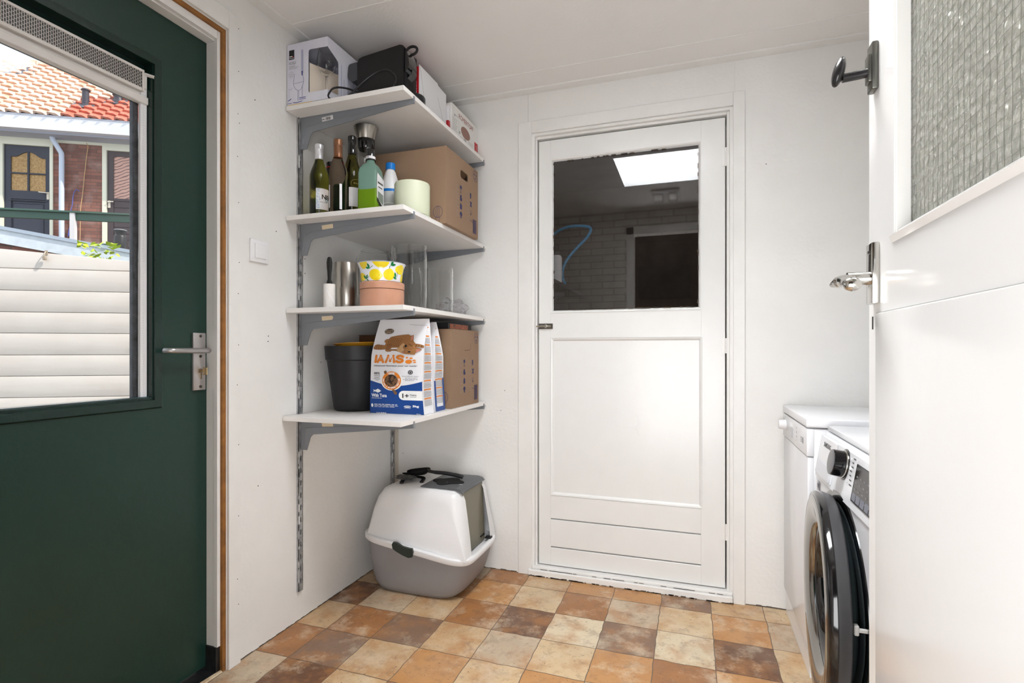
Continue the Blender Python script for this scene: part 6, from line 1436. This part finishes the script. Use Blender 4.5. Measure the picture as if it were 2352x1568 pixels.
# ---- neighbouring house
PH = (-9.698, 4.243, 0)
t = oth('neighbouring_house', 'brick house across the yard with a red pantile roof and two dark doors', 'house', PH)
m_cream = mat('cream_door_frame', S(232, 228, 206), 0.5)
HU0, HU1 = -6.0, 6.5
bm = bmesh.new()
box(bm, HU0, -1.06, 0.0, 0.3, 0.0, 5.07); box(bm, -1.06, -0.20, 0.12, 0.3, 0.0, 5.07); box(bm, -0.20, 0.63, 0.0, 0.3, 0.0, 5.07); box(bm, 0.63, 1.70, 0.12, 0.3, 0.0, 5.07); box(bm, 1.70, HU1, 0.0, 0.3, 0.0, 5.07)
obj('brick_wall', bm, m_brick, t, local=True, smooth=False)
bm = bmesh.new()
for q in ((-1.06, -0.998, 2.8, 5.07), (-0.248, -0.195, 2.8, 5.07), (-1.0, -0.245, 4.930, 5.07), (0.622, 0.692, 2.8, 5.07), (1.63, 1.70, 2.8, 5.07), (0.69, 1.64, 4.935, 5.07), (-0.195, 0.622, 5.015, 5.07)): box(bm, q[0], q[1], -0.02, 0.12, q[2], q[3])
obj('door_surround', bm, m_cream, t, local=True, smooth=False)
m_navyd = mat('navy_black_door', S(44, 48, 62), 0.3); m_brownd = mat('dark_brown_door', S(62, 48, 52), 0.35)
m_amber = mat('amber_cathedral_glass', S(160, 120, 66), 0.35, var=(40, 0.0), tint2=S(200, 164, 110), bump=(70, 0.8))
def sheet(poly, y0, y1): return PR(poly, 'y', y0, y1)
da = obj('entrance_door', join(B(-0.998, -0.248, 0.045, 0.075, 2.86, 4.932), B(-0.998, -0.893, 0.02, 0.06, 2.86, 4.932), B(-0.334, -0.248, 0.02, 0.06, 2.86, 4.932), B(-0.9, -0.33, 0.02, 0.06, 3.93, 4.088), B(-0.9, -0.33, 0.02, 0.06, 2.86, 3.0), B(-0.627, -0.600, 0.015, 0.06, 4.08, 4.83), B(-0.9, -0.33, 0.015, 0.06, 4.40, 4.425),
    sheet([(-0.893, 4.932), (-0.893, 4.715), (-0.83, 4.720), (-0.78, 4.735), (-0.70, 4.79), (-0.65, 4.81), (-0.614, 4.815), (-0.575, 4.81), (-0.52, 4.79), (-0.45, 4.735), (-0.40, 4.712), (-0.334, 4.705), (-0.334, 4.932)], 0.02, 0.06),
    B(-0.86, -0.37, 0.03, 0.06, 3.05, 3.85, 0.01, 1), B(-0.93, -0.30, 0.012, 0.03, 3.895, 3.912)), m_navyd, t, local=True, smooth=False)
obj('amber_pane', B(-0.893, -0.334, 0.040, 0.046, 4.088, 4.83), m_amber, da, local=True, smooth=False)
m_hpl = mat('cream_handle', S(226, 214, 196), 0.4)
obj('door_handle', join(B(-0.312, -0.270, 0.005, 0.02, 3.94, 4.08, 0.004, 1), T([(-0.29, 0.0, 4.055), (-0.29, -0.04, 4.055), (-0.41, -0.045, 4.06)], 0.010)), m_hpl, da, local=True)
db = obj('back_entrance_door', join(B(0.692, 0.795, 0.02, 0.06, 2.86, 4.935), B(1.54, 1.635, 0.02, 0.06, 2.86, 4.935), B(0.79, 1.55, 0.02, 0.06, 4.84, 4.935), B(0.79, 1.55, 0.02, 0.06, 3.98, 4.03), B(0.692, 1.635, 0.05, 0.08, 2.86, 4.935), *[B(0.80, 1.54, 0.03, 0.055, 2.86+k*0.125, 2.86+k*0.125+0.112) for k in range(9)]), m_brownd, t, local=True, smooth=False)
mr = mat('glass_painted_tile_reflection', S(200, 150, 130), 0.25); nt = mr.node_tree; bs = nt.nodes['Principled BSDF']  # mirrored roof tiles painted into the pane colour as wavy bands
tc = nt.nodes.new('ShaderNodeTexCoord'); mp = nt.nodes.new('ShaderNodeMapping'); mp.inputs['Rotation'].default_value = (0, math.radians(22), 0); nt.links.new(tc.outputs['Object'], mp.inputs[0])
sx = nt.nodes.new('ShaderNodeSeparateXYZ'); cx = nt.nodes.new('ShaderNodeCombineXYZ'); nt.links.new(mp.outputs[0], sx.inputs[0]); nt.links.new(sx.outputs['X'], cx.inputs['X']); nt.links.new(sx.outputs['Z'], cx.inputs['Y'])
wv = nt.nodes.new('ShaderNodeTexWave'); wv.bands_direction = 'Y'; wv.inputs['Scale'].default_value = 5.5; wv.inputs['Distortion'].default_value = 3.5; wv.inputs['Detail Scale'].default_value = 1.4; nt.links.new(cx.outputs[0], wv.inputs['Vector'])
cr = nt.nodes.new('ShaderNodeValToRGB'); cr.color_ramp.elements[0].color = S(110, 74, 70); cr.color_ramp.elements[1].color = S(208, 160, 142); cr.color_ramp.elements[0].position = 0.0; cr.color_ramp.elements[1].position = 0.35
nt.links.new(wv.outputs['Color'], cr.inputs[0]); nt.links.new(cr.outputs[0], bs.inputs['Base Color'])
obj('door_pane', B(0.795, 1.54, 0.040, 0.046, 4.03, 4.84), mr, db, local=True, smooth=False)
obj('door_handle', join(B(0.706, 0.748, 0.005, 0.02, 3.84, 3.98, 0.004, 1), T([(0.727, 0.0, 3.945), (0.727, -0.04, 3.945), (0.82, -0.045, 3.95)], 0.010)), m_hpl, db, local=True)
bm = bmesh.new(); box(bm, HU0, HU1, -0.42, -0.02, 5.10, 5.345); obj('box_gutter', bm, mat('white_box_gutter', S(228, 228, 232), 0.5, var=(3, 0.06)), t, local=True, smooth=False)
obj('gutter_edge_strip', join(B(HU0, HU1, -0.31, -0.02, 5.065, 5.10), B(HU0, HU1, -0.43, -0.40, 5.34, 5.36)), mat('grey_gutter_strip', S(170, 172, 184), 0.5), t, local=True, smooth=False)  # grey strips below the box gutter and along its front edge
bm = T(smooth_pts([(-0.135, -0.14, 5.075), (-0.125, -0.13, 5.02), (-0.03, -0.10, 4.83), (-0.012, -0.09, 4.75), (-0.012, -0.09, 4.4), (-0.012, -0.09, 3.5), (-0.005, -0.09, 2.7)], 3), 0.042, seg=20)
obj('downpipe', bm, mat('pale_grey_pipe', S(200, 208, 222), 0.4), t, local=True)
# roof: pantiles built as a waved, stepped sheet
pit = math.radians(42); ca, sa = math.cos(pit), math.sin(pit)
m_tileA = mat('highlit_old_pantile', S(238, 212, 192), 0.6, var=(5, 0.0), tint2=S(212, 168, 140))  # older tiles, colour lightened to carry the washed-out sun highlights
m_tileB = mat('new_red_pantile', S(216, 128, 104), 0.55, var=(5, 0.0), tint2=S(200, 106, 84))
bm = bmesh.new(); TWD, TLN = 0.215, 0.205; NS = 8
nrow = int(2.75/TLN)
def prof_(s_): return 0.040*math.sin(2*PI*s_)+0.014*math.sin(4*PI*s_+0.6)
u = -5.0; ncol = int(9.2/TWD)
for rI in range(nrow+1):
    for cI in range(ncol):
        u0 = -5.0+cI*TWD; mi = 1 if (u0 > -0.05 and rI <= 6 and u0 > -0.05+0.10*rI*0) and (rI <= 4 or u0 > 0.55) else 0
        jit = (random.random()-.5)*0.006
        low, high, side_ = [], [], []
        for k in range(NS+1):
            s_ = k/NS; uu = u0+s_*TWD*1.04; h0 = 0.075+prof_(s_)+jit; h1 = 0.020+prof_(s_)*0.85
            a0_, a1_ = rI*TLN-0.03, (rI+1)*TLN+0.015
            lipo = -0.045*math.sin(2*PI*s_+0.5)
            def W(a_, h_): return (uu, -0.36+a_*ca-h_*sa, 5.36+a_*sa+h_*ca)
            low.append(bm.verts.new(W(a0_+lipo*0.6, h0))); high.append(bm.verts.new(W(a1_, h1))); side_.append(bm.verts.new(W(a0_+0.03+lipo*0.6, h0-0.055)))
        for k in range(NS):
            f = bm.faces.new((low[k], low[k+1], high[k+1], high[k])); f.material_index = mi
            f = bm.faces.new((side_[k], side_[k+1], low[k+1], low[k])); f.material_index = mi
bmesh.ops.recalc_face_normals(bm, faces=bm.faces[:])
obj('roof_tiles', bm, [m_tileA, m_tileB], t, local=True, smooth=False)
bm = bmesh.new(); prism(bm, [(-0.36, 5.35), (-0.36+2.72*ca, 5.35+2.72*sa), (-0.36+2.72*ca+2.72*ca, 5.35), ], 'x', -5.0, 4.2); obj('roof_body', bm, mat('dark_roof_underlay', S(60, 44, 38), 0.9), t, local=True, smooth=False)
ry, rz_ = -0.36+2.72*ca, 5.36+2.72*sa+0.035
obj('ridge_tiles', join(*[T([(-5.0+k*0.4, ry, rz_), (-4.615+k*0.4, ry, rz_+0.015)], 0.085, seg=14) for k in range(23)]), m_tileA, t, local=True)
def onroof(a_, h_=0): return (-0.36+a_*ca-h_*sa, 5.36+a_*sa+h_*ca)
m_ventm = mat('slate_vent', S(52, 50, 62), 0.45)
for (u, a_, kind) in ((0.30, 0.58, 0), (0.74, 0.92, 1)):
    y_, z_ = onroof(a_)
    bm = join(L([(0.10, -0.05), (0.085, 0.03), (0.06, 0.06), (0.056, 0.30), (0.056, 0.32), (0.078, 0.325), (0.078, 0.335), (0.05, 0.36), (0, 0.365)] if kind == 0 else [(0.12, -0.05), (0.10, 0.05), (0.075, 0.10), (0.078, 0.14), (0.10, 0.16), (0.10, 0.18), (0.06, 0.22), (0.055, 0.34), (0.08, 0.35), (0.05, 0.38), (0, 0.385)], (u, y_, z_), seg=24))
    obj('roof_vent', bm, m_ventm, t, local=True)
    y0_, z0_ = onroof(a_-0.14, 0.06); y1_, z1_ = onroof(a_+0.10, 0.07)
    bm = bmesh.new(); v = [bm.verts.new(p) for p in ((u-0.20, y0_, z0_), (u+0.20, y0_, z0_), (u+0.16, y1_, z1_), (u-0.16, y1_, z1_))]; bm.faces.new(v); bmesh.ops.solidify(bm, geom=bm.faces[:], thickness=0.01)
    obj('vent_flashing', bm, mat('lead_flashing', S(150, 158, 170), 0.4, metal=0.3), t, local=True, smooth=False)
y0_, z0_ = onroof(2.0, 0.05); y1_, z1_ = onroof(2.45, 0.05)
bm = bmesh.new(); v = [bm.verts.new(p) for p in ((-2.9, y0_, z0_), (-1.25, y0_, z0_), (-1.25, y1_, z1_), (-2.9, y1_, z1_))]; bm.faces.new(v); bmesh.ops.solidify(bm, geom=bm.faces[:], thickness=0.05)
obj('roof_window', bm, mat('roof_window_glass', S(150, 172, 196), 0.15), t, local=True, smooth=False)
for nme, pts, m_, lab in (('cable', [(0.36, -0.02, 5.04), (0.40, -0.05, 4.97), (0.37, -0.03, 4.8), (0.33, -0.03, 4.4), (0.30, -0.03, 4.05), (0.27, -0.03, 3.8), (0.26, -0.03, 3.3), (0.25, -0.03, 2.9)], mat('ochre_cable', S(196, 158, 110), 0.6), 'thin ochre cable hanging down the brick wall between the two doors'),
    ('cable', [(0.245, -0.02, 4.12), (0.20, -0.04, 4.14), (0.15, -0.03, 4.05), (0.13, -0.03, 3.85), (0.10, -0.03, 3.7), (0.13, -0.03, 3.5), (0.06, -0.03, 3.25), (0.10, -0.03, 3.45), (0.16, -0.03, 3.22), (0.13, -0.03, 3.1)], mat('blue_cable', S(90, 100, 180), 0.5), 'thin blue cable looped on the brick wall right of the downpipe')):
    o = obj(nme, T(smooth_pts(pts, 5), 0.0065, seg=6), m_); o.location = PH; o.rotation_euler = (0, 0, AZ); tag(o, lab, 'cable')
